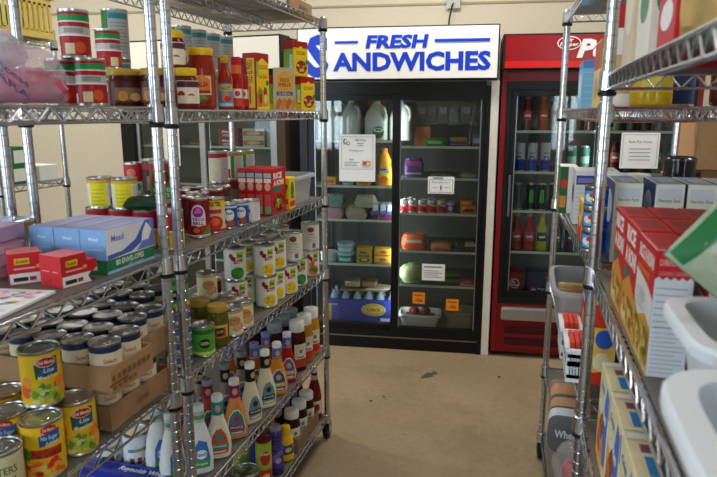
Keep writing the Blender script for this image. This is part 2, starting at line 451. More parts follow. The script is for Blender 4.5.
# --- sandwich cooler
t = root('display_cooler', (AX, AY, 0), YAWC)
tag(t, 'black two door glass cooler with white FRESH SANDWICHES sign on top', 'cooler')
g_ = cooler_shell(t, -1.155, 0, .72, 1.90, .115, 1.56, .045, M('d8d4c8', .5))
g = G(); g.box(-1.155, -1.11, 0, .06, .0, 1.60, KB); g.box(-.072, -.045, 0, .06, .0, 1.60, KB); g.box(-1.11, -.072, 0, .06, 1.555, 1.625, KB); g.box(-1.11, -.072, 0, .06, .085, .118, KB)
g.build('door_frame', t)
g = G(); g.box(-.045, 0, 0, .06, 0, 1.63, M('d8d4c8', .5), .004); g.build('side_trim', t)
g = G(); g.box(-1.14, -.05, .012, .06, .0, .085, KB); g.box(-1.14, -.06, .004, .012, .075, .083, M('8b8d8e', .3, .9)); g.build('kick_plate', t)
dl = cooler_door(t, -1.105, -.553, .118, 1.556, .03, (.03, .03), KB)
dr = cooler_door(t, -.60, -.073, .118, 1.556, -.006, (.045, .02), KB)
SH2L = [1.287, 1.013, .803, .522]; SH2R = [1.255, 1.067, .853, .618, .402]
for z in SH2L: cooler_shelf(t, -1.105, -.585, .085, .60, z)
for z in SH2R: cooler_shelf(t, -.575, -.05, .085, .60, z)
added_lamp(t, -.58, .068, .2, 1.5, 2.3)
added_lamp(t, -1.095, .078, .2, 1.5, .7)
g = G(); g.box(-1.155, -.012, -.03, .12, 1.634, 1.928, KB, .004); sg = g.build('sign_box', t)
g = G(); g.box(-1.147, -.020, -.034, -.030, 1.642, 1.920, M('f1f1ee', .22, 0, .01)); sf = g.build('sign_panel', sg)
g = G(); BL = '0f3cc4'
decal(g, [('T', 'S', -1.095, 1.648, -.968, 1.888, BL, 0, .05), ('T', 'ANDWICHES', -.944, 1.682, -.056, 1.787, BL, 0, .042),
          ('T', 'FRESH', -.755, 1.806, -.398, 1.880, BL, .18, .045), ('R', -.931, 1.836, -.797, 1.850, BL), ('R', -.366, 1.836, -.064, 1.853, BL)],
      lambda u, v, o: (u, -.034 - o * 6, v), step=0)
g.build('sign_lettering', sg)
# power lead from the wall box to the cooler
def wl(x, t_, z): return (x, wallpt(x) - t_, z)
g = G(); x = -.585
g.prism([(x - .05, wallpt(x - .05) - .05), (x + .05, wallpt(x + .05) - .05), (x + .05, wallpt(x + .05)), (x - .05, wallpt(x - .05))], 2.205, 2.30, M('b8b8b0', .5))
bx = g.build('outlet_box'); tag(bx, 'small grey outlet box fixed high on the back wall over the sandwich sign', 'outlet')
g = G(); p = [wl(x + .0, .05, 2.24), wl(x - .005, .085, 2.215), wl(x - .02, .10, 2.12), wl(x - .03, .10, 1.98), CL(-.47, .745, 1.86)]
g.path(p, .006, BLACKP, 8); cd = g.build('power_cord'); tag(cd, 'black power cord hanging from the outlet box down behind the sandwich sign', 'cord')

# paper notices taped on the glass
def notice(name, label, u0, u1, z0, z1, y, items, paper='eceef0'):
    g = G(); g.box(u0, u1, y - .0006, y, z0, z1, M(paper, .7, 0, .01))
    n = root(name, CL(0, 0), YAWC)
    g.build('sheet', n); g = G(); decal(g, items, lambda u, v, o: (u, y - .0006 - o * 3, v), step=0); g.build('printing', n)
    tag(n, label, 'notice'); return n
GR = '8a8d92'; DK = '4c5058'
yL, yR = .0435, .0075
notice('paper_notice', 'large white notice with small picture taped on the left door of the sandwich cooler', -.925, -.705, 1.045, 1.325, yL,
       [('R', -.91, 1.118, -.908, 1.312, GR), ('R', -.722, 1.118, -.72, 1.312, GR), ('R', -.91, 1.31, -.72, 1.312, GR), ('R', -.91, 1.118, -.72, 1.12, GR),
        ('T', 'Milk Prices', -.83, 1.285, -.76, 1.30, DK, .15, .0), ('R', -.815, 1.27, -.775, 1.274, GR), ('R', -.81, 1.257, -.78, 1.261, GR),
        ('E', -.888, 1.283, .013, .017, GR), ('E', -.884, 1.285, .006, .009, 'eceef0'), ('E', -.868, 1.272, .010, .012, GR), ('E', -.868, 1.273, .005, .007, 'eceef0'),
        ('T', 'Changing soon', -.865, 1.222, -.775, 1.236, DK, .1, .0), ('T', 'Sale', -.862, 1.172, -.838, 1.182, DK, 0, .02),
        ('R', -.892, 1.158, -.80, 1.162, GR), ('R', -.892, 1.148, -.82, 1.151, GR), ('R', -.892, 1.139, -.81, 1.142, GR),
        ('R', -.785, 1.138, -.733, 1.17, 'd9a07a'), ('E', -.768, 1.155, .012, .009, 'b5482f'), ('E', -.748, 1.15, .009, .007, 'f0e3cc')])
notice('paper_notice', 'small white notice taped at the middle of the right sandwich cooler door', -.388, -.235, .985, 1.085, yR,
       [('R', -.38, .992, -.378, 1.068, DK), ('R', -.245, .992, -.243, 1.068, DK), ('R', -.38, 1.066, -.243, 1.068, DK), ('R', -.38, .992, -.243, .994, DK),
        ('R', -.36, 1.074, -.30, 1.08, DK), ('T', 'Please keep closed', -.365, 1.045, -.26, 1.057, DK, 0, .0), ('P', [(-.316, 1.008), (-.308, 1.008), (-.308, 1.028), (-.312, 1.036), (-.316, 1.028)], DK),
        ('R', -.36, 1.02, -.335, 1.023, GR), ('R', -.29, 1.02, -.262, 1.023, GR)])
notice('paper_notice', 'white printed card taped over the cabbage shelf of the sandwich cooler', -.412, -.275, .456, .558, yR,
       [('R', -.40, .535, -.29, .545, GR)] + [('R', -.40, .475 + k * .013, -.29 - .02 * (k % 2), .479 + k * .013, GR) for k in range(4)])
for u0, z0, w_, txt, pr_, lb in [(-.466, .305, .075, 'Apples', '.25¢', 'over the white bin of apples'), (-.262, .272, .075, 'Oranges', '.25¢', 'over the clear bin of oranges')]:
    n = notice('price_card', 'orange hand written price card taped ' + lb, u0, u0 + w_, z0, z0 + .072, yR, [('T', txt, u0 + .008, z0 + .046, u0 + w_ - .01, z0 + .062, '3a2410', .1, .01), ('T', pr_, u0 + .018, z0 + .012, u0 + w_ - .015, z0 + .034, '3a2410', 0, .02)], 'f08a14')

# --- red cooler
RD = M('740a10', .35); RD2 = M('930d14', .25)
t = root('drink_cooler', (AX, AY, 0), YAWC)
tag(t, 'red two door drink cooler with lit red soda sign at the top', 'cooler')
X0, X1 = .012, 1.07
cooler_shell(t, X0, X1, .74, 1.87, .37, 1.60, .04, RD)
g = G(); g.box(X0, X0 + .03, 0, .06, .03, 1.87, RD, .004); g.box(X1 - .03, X1, 0, .06, .03, 1.87, RD, .004)
g.box(X0 + .03, X1 - .03, 0, .06, 1.625, 1.672, RD); g.box(X0 + .03, X1 - .03, .005, .06, .03, .335, RD); g.box(X0 + .03, X1 - .03, 0, .06, 1.672, 1.684, KB)
g.build('front_frame', t)
g = G()
for z in (.075, .150): g.box(X0 + .08, X1 - .08, .001, .006, z, z + .045, M('3a0508', .6)); g.box(X0 + .08, X1 - .08, -.008, .006, z - .022, z, RD, .003)
g.build('grille', t)
g = G(); g.box(X0 + .05, X1 - .05, -.03, .006, .238, .318, M('b4b5b4', .3, .9), .012); g.build('push_bar', t)
g = G(); g.box(X0 + .03, X1 - .03, 0, .06, 1.578, 1.625, KB); g.box(X0 + .03, X0 + .055, 0, .06, .335, 1.578, KB); g.box(X1 - .055, X1 - .03, 0, .06, .335, 1.578, KB); g.box(X0 + .055, X1 - .055, 0, .06, .335, .372, KB)
g.build('door_frame', t)
dlr = cooler_door(t, X0 + .055, .575, .372, 1.578, .02, .032, KB)
drr = cooler_door(t, .535, X1 - .055, .372, 1.578, -.016, .032, KB)
g = G(); g.box(.073, .087, .004, .02, .86, 1.10, M('7d8184', .3, .8), .003)
g.build('door_handle', dlr)
SH3 = [1.349, 1.113, .883, .636]
for z in SH3: cooler_shelf(t, X0 + .042, .545, .09, .62, z); cooler_shelf(t, .565, X1 - .042, .09, .62, z)
added_lamp(t, .555, .075, .42, 1.52, 1.4)
g = G(); g.box(X0 - .005, X1 + .005, -.04, .05, 1.684, 1.872, KB, .004); sg = g.build('sign_box', t)
g = G(); g.box(X0 + .008, X1 - .008, -.045, -.04, 1.728, 1.862, RD2); g.box(X0 + .008, X1 - .008, -.045, -.04, 1.692, 1.728, M('c81810', .3, emit=.06)); sp = g.build('sign_panel', sg)
g = G(); WH = 'f2eeea'
decal(g, [('E', .352, 1.818, .062, .036, WH), ('E', .352, 1.818, .057, .031, '930d14'), ('T', 'Dr', .335, 1.822, .375, 1.846, WH, .2, .03), ('T', 'Pepper', .304, 1.796, .402, 1.822, WH, .2, .03),
          ('T', 'Pepper', .385, 1.712, .86, 1.838, WH, .3, .05)], lambda u, v, o: (u, -.045 - o * 6, v), step=0)
g.build('sign_lettering', sg)
notice('paper_notice', 'white framed notice taped on the right door of the red drink cooler', .665, .865, 1.15, 1.345, -.0175, [('R', .675, 1.16, .677, 1.335, GR), ('R', .853, 1.16, .855, 1.335, GR), ('R', .675, 1.333, .855, 1.335, GR), ('T', 'Soda Pop Prices', .705, 1.285, .825, 1.303, DK, 0, 0)] + [('R', .71, 1.255 - k * .02, .82, 1.259 - k * .02, GR) for k in range(4)])

# --- third cooler further left
BX, BY = -1.542, 3.851
YAW3 = math.atan2(3.851 - 3.969, -1.542 + 2.889)
t = root('display_cooler', (BX, BY, 0), YAW3)
tag(t, 'black two door glass cooler with plain white top panel, left of the sandwich cooler', 'cooler')
cooler_shell(t, -1.33, 0, .55, 1.93, .12, 1.58, .05, M('1c1a18', .5))
g = G(); g.box(-1.33, -1.22, 0, .06, 0, 1.70, KB); g.box(-.06, 0, 0, .06, 0, 1.70, M('4a3524', .5)); g.box(-1.22, -.06, 0, .06, 1.57, 1.70, KB); g.box(-1.22, -.06, 0, .06, 0, .13, KB)
g.build('door_frame', t)
AL = M('a9adab', .35, .7)
cooler_door(t, -1.22, -.62, .13, 1.57, .03, (.02, .05), AL); cooler_door(t, -.66, -.06, .13, 1.57, -.006, (.04, .045), AL)
for z in (1.22, .95, .68, .40): cooler_shelf(t, -1.26, -.05, .09, .48, z)
added_lamp(t, -.64, .078, .2, 1.5, .6)
g = G(); g.box(-1.335, .0, -.04, .10, 1.72, 1.94, KB, .004); sg = g.build('sign_box', t)
g = G(); g.box(-1.325, -.01, -.044, -.04, 1.73, 1.928, M('dcd8cc', .35, 0, .01)); g.build('sign_panel', sg)
c3, s3 = math.cos(YAW3), math.sin(YAW3)
def C3(u, v, z=0): return (BX + u * c3 - v * s3, BY + u * s3 + v * c3, z)
n = root('paper_notice', C3(0, 0), YAW3); g = G(); g.box(-1.02, -.86, .0425, .0435, 1.08, 1.40, M('d9d6cc', .7)); g.build('sheet', n)
tag(n, 'blank looking white sheet taped on the left door of the cooler with plain top panel', 'notice')

# ================================================================== GENERIC THINGS
def can(Rr, Hh, base, items=(), rim=None, name='food_can', lid=LID, step=.006, lab=(.006, .006), rimcol=None):
    def b():
        t = root(name); rm = rim or STEEL
        g = G()
        g.lathe([(Rr * .93, .0), (Rr, .001), (Rr, .004), (Rr * .97, .006), (Rr * .965, Hh - .006)], rm, 26, caps=True); g.build('can_body', t)
        g = G()
        g.lathe([(Rr * .972, Hh - .007), (Rr, Hh - .005), (Rr, Hh - .0006), (Rr * .985, Hh), (Rr * .95, Hh - .001), (Rr * .93, Hh - .004), (Rr * .78, Hh - .004), (Rr * .76, Hh - .0028), (Rr * .70, Hh - .0028), (Rr * .68, Hh - .004), (Rr * .4, Hh - .004), (Rr * .38, Hh - .0034), (0.0002, Hh - .0034)], lid, 26, caps=False)
        g.build('can_lid', t)
        g = G(); r2 = Rr * .978; z0, z1 = lab[0], Hh - lab[1]
        g.lathe([(r2, z0), (r2, z1)], M(base, .4, 0, .05), 30, caps=False)
        decal(g, items, cyl(r2 + .00005), step)
        if rimcol: g.lathe([(r2 + .0002, z1 - .008), (r2 + .0002, z1)], M(rimcol, .35), 30, caps=False)
        g.build('paper_label', t)
        return t
    return b
def carton(w, d, h, base, front=(), right=(), left=(), top=(), name='food_box', bev=.0012, back=()):
    def b():
        g = G(); g.box(-w / 2, w / 2, -d / 2, d / 2, 0, h, M(base, .45, 0, .03), bev)
        for s_, it in (('front', front), ('right', right), ('left', left), ('top', top), ('back', back)):
            if it: decal(g, it, face(s_, w, d, h), step=0)
        # closing flap of the lid: seam and tuck edge
        fm = M(base, .6, 0, .08)
        if w < d: g.box(-w * .47, w * .47, -d * .47, d * .47, h, h + .0006, fm)
        else: g.box(-w * .48, w * .48, -d * .48, d * .05, h, h + .0006, fm)
        if top: decal(g, top, face('top', w, d, h + .0007), step=0)
        return g.build(name)
    return b
def lines(u0, u1, v0, v1, n, c='6b6b6b', t=.0014):
    return [('R', u0, v1 - (v1 - v0) * k / max(1, n - 1) - t, u1 - (u1 - u0) * (.25 if k % 3 == 2 else 0), v1 - (v1 - v0) * k / max(1, n - 1), c) for k in range(n)]
def blobs(seed, n, u0, u1, v0, v1, r, cols):
    rd = random.Random(seed); return [('E', rd.uniform(u0 + r, u1 - r), rd.uniform(v0 + r, v1 - r), r * rd.uniform(.6, 1.2), r * rd.uniform(.6, 1.2), rd.choice(cols)) for _ in range(n)]
def jar(Rr, Hh, content, lidcol, items=(), labz=None, labcol=None, name='salsa_jar', neck=.82, lidh=.016, cyl_lab=1.2):
    def b():
        t = root(name); hb = Hh - lidh
        g = G(); cm = M(content, .12, 0, .18, scale=90)
        g.lathe([(Rr * .86, 0), (Rr * .97, .004), (Rr, .012), (Rr, hb * .72), (Rr * .97, hb * .80), (Rr * neck, hb * .93), (Rr * neck, hb)], cm, 26); g.build('glass_jar', t)
        g = G(); rl = Rr * neck * 1.06
        g.lathe([(rl, hb - .004), (rl * 1.02, hb - .002), (rl * 1.02, Hh - .003), (rl * .97, Hh), (rl * .9, Hh - .001), (.0005, Hh - .0012)], M(lidcol, .3), 26); g.build('jar_lid', t)
        if labz:
            g = G(); z0, z1 = labz; a = Rr * cyl_lab
            decal(g, [('R', -a, z0, a, z1, labcol)] + list(items), cyl(Rr + .0002)); g.build('jar_label', t)
        return t
    return b
def shaped(secs, body, cap=None, label=None, name='dressing_bottle', bodymat=None, sleeve=None, capprof=None, capname='cap'):
    # bottle lofted from sections, with cap, optional neck sleeve and label wrapped on the front
    def width(z):
        for a, b2 in zip(secs, secs[1:]):
            if a[0] <= z <= b2[0]:
                k = (z - a[0]) / max(1e-6, b2[0] - a[0]); return [a[i] + (b2[i] - a[i]) * k for i in range(4)]
        return secs[-1][:4]
    def fm(u, v, o):
        _, a, b2, e = width(v); q = min(.98, abs(u) / a)
        return (u, -(b2 * (1 - q ** e) ** (1 / e)) - o - .0002, v)
    fm.curved_v = True
    def b():
        t = root(name)
        g = G(); g.loft(secs, bodymat or M(body, .22, 0, .04)); g.build('bottle_body', t)
        if sleeve:
            g = G(); z0, z1, r_, c_ = sleeve[:4]; g.lathe([(r_, z0), (r_, z1)], M(c_, .35, 0, .15, scale=60), 22)
            if len(sleeve) > 4: decal(g, sleeve[4], cyl(r_ + .0001))
            g.build('neck_sleeve', t)
        if cap:
            z0, z1, r_, c_ = cap; g = G()
            prof = [(r_ * .98, z0), (r_, z0 + .002), (r_, z1 - .003), (r_ * .93, z1), (.0005, z1)] if not capprof else capprof
            g.lathe(prof, M(c_, .4, 0, .03), 22)
            g.build(capname, t)
        if label:
            g = G(); decal(g, label, fm, step=.006); g.build('bottle_label', t)
        return t
    return b
def xat(px, Y, z):
    k = (px - 358.5) / F; dz = z - H
    # X*cr.x + Y*cr.y = k*(X*cw.x + Y*cw.y + dz*cw.z)
    return (k * (Y * cw.y + dz * cw.z) - Y * cr.y) / (cr.x - k * cw.x)
def open_tray(name, label, x0, x1, y0, y1, z0, h, mat, th=.003, prints=()):
    cx, cy = (x0 + x1) / 2, (y0 + y1) / 2; hx, hy = (x1 - x0) / 2, (y1 - y0) / 2
    g = G(); g.box(-hx, hx, -hy, hy, 0, th, mat)
    g.box(-hx, hx, -hy, -hy + th, th, h, mat); g.box(-hx, hx, hy - th, hy, th, h, mat)
    g.box(-hx, -hx + th, -hy + th, hy - th, th, h, mat); g.box(hx - th, hx, -hy + th, hy - th, th, h, mat)
    # small corner flaps folded over
    for s_ in (-1, 1): g.box(s_ * hx - (.002 if s_ < 0 else -.0), s_ * hx + (.002 if s_ > 0 else 0), -hy, -hy + .035, 0, h - .004, mat)
    if prints: decal(g, prints, lambda u, v, o: (hx + .0021 + o, u, v), step=0)
    o = g.build(name, loc=(cx, cy, z0)); tag(o, label, 'tray'); return o
def bin_(name, label, cat, x0, x1, y0, y1, z0, h, mat, rim=.012, taper=.88, rz=0, ex=7, group=None):
    # moulded plastic bin: tapered rounded wall with an inside and a rolled rim
    cx, cy = (x0 + x1) / 2, (y0 + y1) / 2; a, b = (x1 - x0) / 2 - rim, (y1 - y0) / 2 - rim
    t = root(name, (cx, cy, z0), rz); tag(t, label, cat, group)
    g = G(); th = .0025; n = 40
    def ring(z, a, b): return [(a * math.copysign(abs(math.cos(q)) ** (2 / ex), math.cos(q)), b * math.copysign(abs(math.sin(q)) ** (2 / ex), math.sin(q)), z) for q in [2 * PI * k / n for k in range(n)]]
    rings = [ring(0, a * taper, b * taper), ring(h, a, b), ring(h, a - th, b - th), ring(th, a * taper - th, b * taper - th)]
    vs = [v for r_ in rings for v in r_]
    fs = [(i * n + k, i * n + (k + 1) % n, (i + 1) * n + (k + 1) % n, (i + 1) * n + k) for i in range(3) for k in range(n)] + [tuple(range(n - 1, -1, -1)), tuple(range(3 * n, 4 * n))]
    g.add(vs, fs, mat, True); g.build('bin_wall', t)
    g = G(); rr = [ring(h - .012, a + rim, b + rim), ring(h - .002, a + rim, b + rim), ring(h + .002, a + rim - .003, b + rim - .003), ring(h + .002, a - th, b - th), ring(h - .001, a - th, b - th), ring(h - .001, a + rim - .003, b + rim - .003), ring(h - .012, a + rim - .002, b + rim - .002), ring(h - .012, a + rim, b + rim)]
    vs = [v for r_ in rr for v in r_]
    fs = [(i * n + k, i * n + (k + 1) % n, (i + 1) * n + (k + 1) % n, (i + 1) * n + k) for i in range(len(rr) - 1) for k in range(n)]
    g.add(vs, fs, mat, True); g.build('rim', t); return t
def pouch(name, label, cat, w, h, d, loc, rot, mat, items=(), seal=None, parts=True, group=None, seed=1, item_cat=None):
    # pillow bag lying in its local xz plane, front -y
    g = G(); n, m_ = 16, 14; rd = random.Random(seed); ph = [rd.uniform(0, 6) for _ in range(6)]
    def surf(u, v, s_):
        a, b2 = u / (w / 2), (v - h / 2) / (h / 2)
        k = max(0, (1 - a ** 4)) ** .5 * max(0, (1 - b2 ** 4)) ** .5
        wr = 1 + .10 * math.sin(9 * a + ph[0]) * math.cos(7 * b2 + ph[1]) + .06 * math.sin(15 * b2 + ph[2] + 5 * a)
        return (u, s_ * d / 2 * k * wr, v)
    for s_ in (-1, 1):
        vs = [surf(-w / 2 + w * i / n, h * j / m_, s_) for j in range(m_ + 1) for i in range(n + 1)]
        fs = [(j * (n + 1) + i, j * (n + 1) + i + 1, (j + 1) * (n + 1) + i + 1, (j + 1) * (n + 1) + i)[::-s_] for j in range(m_) for i in range(n)]
        g.add(vs, fs, mat, True)
    if items:
        f = lambda u, v, o: (u, surf(u, v, -1)[1] - o - .0008, v)
        f.curved_v = True; decal(g, items, f, step=.012)
    t = root(name, loc); t.rotation_euler = rot; tag(t, label, cat, group)
    g.build('bag_film', t)
    if seal:
        g = G(); 
        for z in (0, h):
            g.box(-w / 2, w / 2, -.001, .001, z - .009 if z else 0 - .0, z if z else .009, M(seal, .3))
        g.build('end_seal', t)
    return t

# ---------------------------------------------------------------- shelf 2 of the far left unit: jars, sauces, taco boxes
RDC = 'a3121c'
red_can = can(.0315, .100, RDC, [('R', -.112, .076, .112, .088, '1f8a45'), ('R', -.112, .073, .112, .076, 'd8d6d2'), ('R', -.112, .048, .112, .064, 'bcb9b6'),
     ('R', -.02, .051, .02, .061, '8d8b8a'), ('R', -.112, .045, .112, .048, 'e8e6e2'), ('R', -.02, .008, .0, .03, 'd9c9a0'), ('E', .012, .022, .012, .012, 'c8502a'), ('R', -.05, .006, -.035, .026, 'e6e6e6'),
     ('R', -.1, .02, -.06, .05, 'f0ece4')], name='tomato_can')
gc = 'large red tomato cans with green and grey bands'
put('redcan', red_can, (-.998, 1.185, 1.465), R(25), 'red can with green and grey bands, bottom left of the pyramid beside the plastic bag', 'can', gc)
put('redcan', red_can, (-.924, 1.188, 1.465), R(40), 'red can with green and grey bands, bottom right of the pyramid beside the plastic bag', 'can', gc)
put('redcan', red_can, (-.955, 1.187, 1.565), R(35), 'red and green banded can on top of the pyramid beside the bag', 'can', gc)
put('redcan', red_can, (-1.06, 1.44, Z2), R(60), 'red can with green band at the bottom of the stack behind the tomato can pyramid', 'can', gc)
put('redcan', red_can, (-1.06, 1.44, Z2 + .1), R(80), 'red can with green band on top of the stack behind the tomato can pyramid', 'can', gc)
dark_jar = jar(.043, .095, '4a1a10', 'b8942c', [('R', -.04, .02, .04, .05, '8a6a52'), ('E', -.02, .03, .012, .012, 'c98a3a'), ('E', .01, .028, .014, .01, 'd9b06a'), ('R', -.05, .05, .05, .058, '5a1420')], (.014, .064), '4a2216', name='preserve_jar', neck=.93, lidh=.012)
put('djar', dark_jar, (-.968, 1.373, Z2), R(50), 'low wide dark jar with yellow lid left of the shelf posts', 'jar')
put('djar', dark_jar, (-.878, 1.376, Z2), R(20), 'low wide dark jar with yellow lid partly hidden behind the shelf posts', 'jar')
purp = jar(.0325, .104, '6b2a1c', 'e2bd22', [('R', -.05, .034, .05, .052, 'e9e1cc'), ('E', -.012, .036, .010, .010, '9c2f3a'), ('E', .014, .030, .012, .009, 'b8504a'), ('R', -.05, .055, .05, .07, '5b2440'), ('R', -.05, .016, .05, .034, 'e4d9c4')], (.014, .072), 'e4d9c4', name='salsa_jar', cyl_lab=1.3)
put('purp', purp, (-.872, 1.492, Z2), R(28), 'short salsa jar with purple and cream label and yellow lid, first right of the posts', 'jar')
put('purp', purp, (-.945, 1.56, Z2), R(30), 'lower jar of the two stacked salsa jars right beside the posts', 'jar')
put('purp', purp, (-.945, 1.56, Z2 + .104), R(20), 'upper jar of the two stacked salsa jars right beside the posts', 'jar')
big = jar(.0385, .168, '8e2a14', 'e0b31c', [('R', -.032, .040, .032, .092, 'd9c7a0'), ('P', [(-.02, .048), (.028, .048), (.028, .082), (.004, .096), (-.02, .082)], 'e07a28'), ('T', 'SALSA', -.014, .062, .022, .076, '7c1a12', 0, .03), ('R', -.02, .044, .028, .052, '8c2a20'), ('E', .004, .03, .014, .009, '6d8a3c'), ('R', -.03, .014, .03, .028, '7c2016')], (.012, .094), '9c3a1c', name='salsa_jar', neck=.84, lidh=.016)
put('bigsalsa', big, (-.907, 1.640, Z2), R(22), 'largest salsa jar with orange label and yellow lid', 'jar')
put('bigsalsa', big, (-1.0, 1.66, Z2), R(22), 'salsa jar with yellow lid half hidden behind the largest salsa jar', 'jar')
pic = shaped([(0, .020, .020, 2), (.004, .0225, .0225, 2), (.085, .0225, .0225, 2), (.105, .018, .018, 2), (.122, .011, .011, 2), (.138, .0105, .0105, 2)], '9a2c12', (.132, .154, .0125, 'c49a2c'),
     [('R', -.02, .008, .02, .074, '3f9bd0'), ('R', -.02, .052, .02, .070, 'd8b92c'), ('T', 'HOT', -.012, .055, .012, .066, '2a3f9c', 0, .03), ('E', 0, .034, .014, .014, 'e07a28'), ('E', .004, .03, .009, .009, 'c7271c'), ('R', -.018, .010, .018, .018, '9fd3e6')], name='sauce_bottle')
put('pic', pic, (-.868, 1.705, Z2), R(32), 'sauce bottle with bright blue and yellow label next to the largest salsa jar', 'bottle')
hot = shaped([(0, .017, .017, 2), (.004, .0195, .0195, 2), (.095, .0195, .0195, 2), (.112, .013, .013, 2), (.130, .011, .011, 2)], 'a8200e', (.108, .156, .0145, 'b8121c'),
     [('R', -.017, .034, .017, .062, 'e8e0d8'), ('R', -.017, .010, .017, .034, 'd84a1c'), ('E', 0, .048, .008, .008, 'c8381c')], sleeve=(.106, .132, .0150, 'e0702c'), name='hot_sauce_bottle')
hot2 = shaped([(0, .017, .017, 2), (.004, .0195, .0195, 2), (.095, .0195, .0195, 2), (.112, .013, .013, 2), (.130, .011, .011, 2)], 'a01418', (.108, .158, .0145, '9c0c20'),
     [('R', -.017, .034, .017, .062, 'ece4dc'), ('R', -.017, .010, .017, .034, 'c01c24'), ('E', 0, .048, .008, .008, 'c8381c')], sleeve=(.106, .132, .0150, '9c1030'), name='hot_sauce_bottle')
put('hot', hot, (-.868, 1.782, Z2), R(30), 'red hot sauce bottle with orange neck band and orange label', 'bottle')
put('hot2', hot2, (-.878, 1.842, Z2), R(30), 'red hot sauce bottle with crimson cap just left of the tall yellow taco box', 'bottle')
put('hot2', hot2, (-.925, 1.805, Z2), R(30), 'red hot sauce bottle in the second row behind the orange necked one', 'bottle')
OEP = [('R', -.032, .118, .032, .150, 'c01c1c'), ('P', [(-.024, .092), (.024, .092), (.028, .118), (0, .134), (-.028, .118)], 'f0c818'), ('T', 'OLD EL PASO', -.022, .104, .022, .114, 'b01818', 0, .02), ('T', 'Taco', -.02, .094, .02, .102, '30301c', 0, .0)]
tbox = carton(.052, .072, .178, 'f0cc1c', front=[('R', -.026, 0, .026, .178, 'a8161c'), ('R', -.019, .006, .019, .162, 'f0cc1c'), ('T', 'OLD EL PASO', -.011, .085, .011, .155, '1e1a14', 0, .02, True), ('R', -.003, .020, .003, .075, 'c0381c')],
    right=[('R', -.036, .148, .036, .178, 'b5181c'), ('P', [(-.030, .118), (.030, .118), (.034, .146), (0, .164), (-.034, .146)], 'f4d428'), ('T', 'OLD EL PASO', -.028, .128, .028, .142, 'b01818', 0, .03), ('T', 'Taco Shells', -.024, .100, .024, .112, 'c83018', 0, .01),
           ('R', -.036, .105, -.022, .150, '8cc04c'), ('P', [(-.034, .01), (-.008, .01), (-.004, .06), (-.022, .074), (-.034, .05)], 'c87a30'), ('P', [(-.006, .01), (.026, .012), (.022, .056), (.006, .078), (-.004, .05)], 'd8923c'), ('E', -.018, .056, .010, .014, '6d9a34'), ('E', .012, .058, .010, .014, 'a8341c'), ('E', -.016, .036, .008, .016, '8a3c1c'), ('E', .012, .034, .008, .016, 'e8d07c'), ('E', .025, .086, .008, .009, '3a8a3c')], name='taco_kit_box')
put('tbox', tbox, (-.868, yat(260, -.842, 1.5) + .032, Z2), R(-10), 'tallest yellow and red taco box standing beside the hot sauce', 'box')
tanb = carton(.078, .03, .150, 'cdb48c', front=[('P', [(-.026, .068), (.028, .068), (.028, .118), (.001, .138), (-.026, .118)], 'e8a43c'), ('T', 'TACO', -.016, .100, .018, .113, '5a3018', 0, .02), ('T', 'SHELLS', -.02, .084, .022, .097, '5a3018', 0, .02), ('R', -.028, .052, .03, .066, '3c5a8a'), ('T', '12 SHELLS', -.02, .055, .022, .063, 'f0f0f0', 0, 0)] +
    [('P', [(-.034 + k * .018, .006), (-.020 + k * .018, .004), (-.010 + k * .018, .032), (-.016 + k * .018, .044), (-.028 + k * .018, .034)], c) for k, c in enumerate(['c8722c', 'd88a3c', 'c06a28', 'd49440'])], name='taco_kit_box')
put('tanb', tanb, (-.868, 2.17, Z2), R(20), 'tan taco shells box turned to the viewer between the two yellow boxes', 'box')
def oep2(h):
    return carton(.048, .085, h, 'f0cc1c', front=[('R', -.024, 0, .024, h, '7ab648'), ('R', -.024, h - .03, .024, h, 'a8161c'), ('R', -.024, 0, .024, .024, 'e8c020'), ('R', .006, .03, .02, h - .05, 'f0f0e8'), ('T', 'TACO', .010, .035, .017, h - .055, '6a2a7a', 0, .02, True)],
        right=[('R', -.042, h - .024, .042, h, 'b5181c'), ('P', [(-.026, h - .06), (.03, h - .06), (.034, h - .034), (.002, h - .016), (-.03, h - .034)], 'f4d428'), ('T', 'OLD EL PASO', -.026, h - .050, .028, h - .036, 'b01818', 0, .03), ('E', .004, .034, .032, .024, '7c3418'), ] + blobs(3, 16, -.026, .034, .014, .052, .007, ['b8541c', 'd89038', '5f8a30', 'a02c18', 'e8c46c']) + [('E', .034, h - .075, .007, .009, '3a8a3c')], name='taco_kit_box')
put('oepA', oep2(.128), (-.868, 2.370, Z2), R(-20), 'green sided yellow taco box standing on the shelf next to the corner post', 'box')
put('oepA', oep2(.128), (-.880, 2.325, Z2 + .1285), R(-20), 'green sided yellow taco box on top, in front of the sandwich sign', 'box')
put('oepB', oep2(.127), (-.935, 2.275, Z2), R(-12), 'yellow taco box hidden behind the tan box and carrying the topmost one', 'box')
gcan = can(.0365, .1375, 'bfc3c4', [('R', -.112, .004, -.02, .133, '3d8c3c'), ('R', -.018, .110, .04, .126, '3a9aa8')] + lines(-.014, .034, .02, .10, 10, '8f9496', .0022) + [('R', -.112, .0, -.108, .112, 'b8302a')], name='vegetable_can')
for k, px in enumerate([139, 181, 197, 211, 224]):
    Y = max(yat(px, -1.15, 1.68), 0 if k == 0 else lastY + .077); lastY = Y
    if k == 0: Y = 1.60
    if Y > 2.39: break
    w_ = ['left of the shelf posts', 'first right of the posts', 'behind the largest salsa jar', 'behind the blue labelled sauce bottle', 'above the orange necked hot sauce'][k]
    put('gcan', gcan, (-1.15, Y, Z2), R(35), 'lower green and grey can of the back row stack, ' + w_, 'can', 'green and grey cans stacked at the back')
    put('gcan', gcan, (-1.15, Y, Z2 + .138), R(35), 'upper green and grey can of the back row stack, ' + w_, 'can', 'green and grey cans stacked at the back')

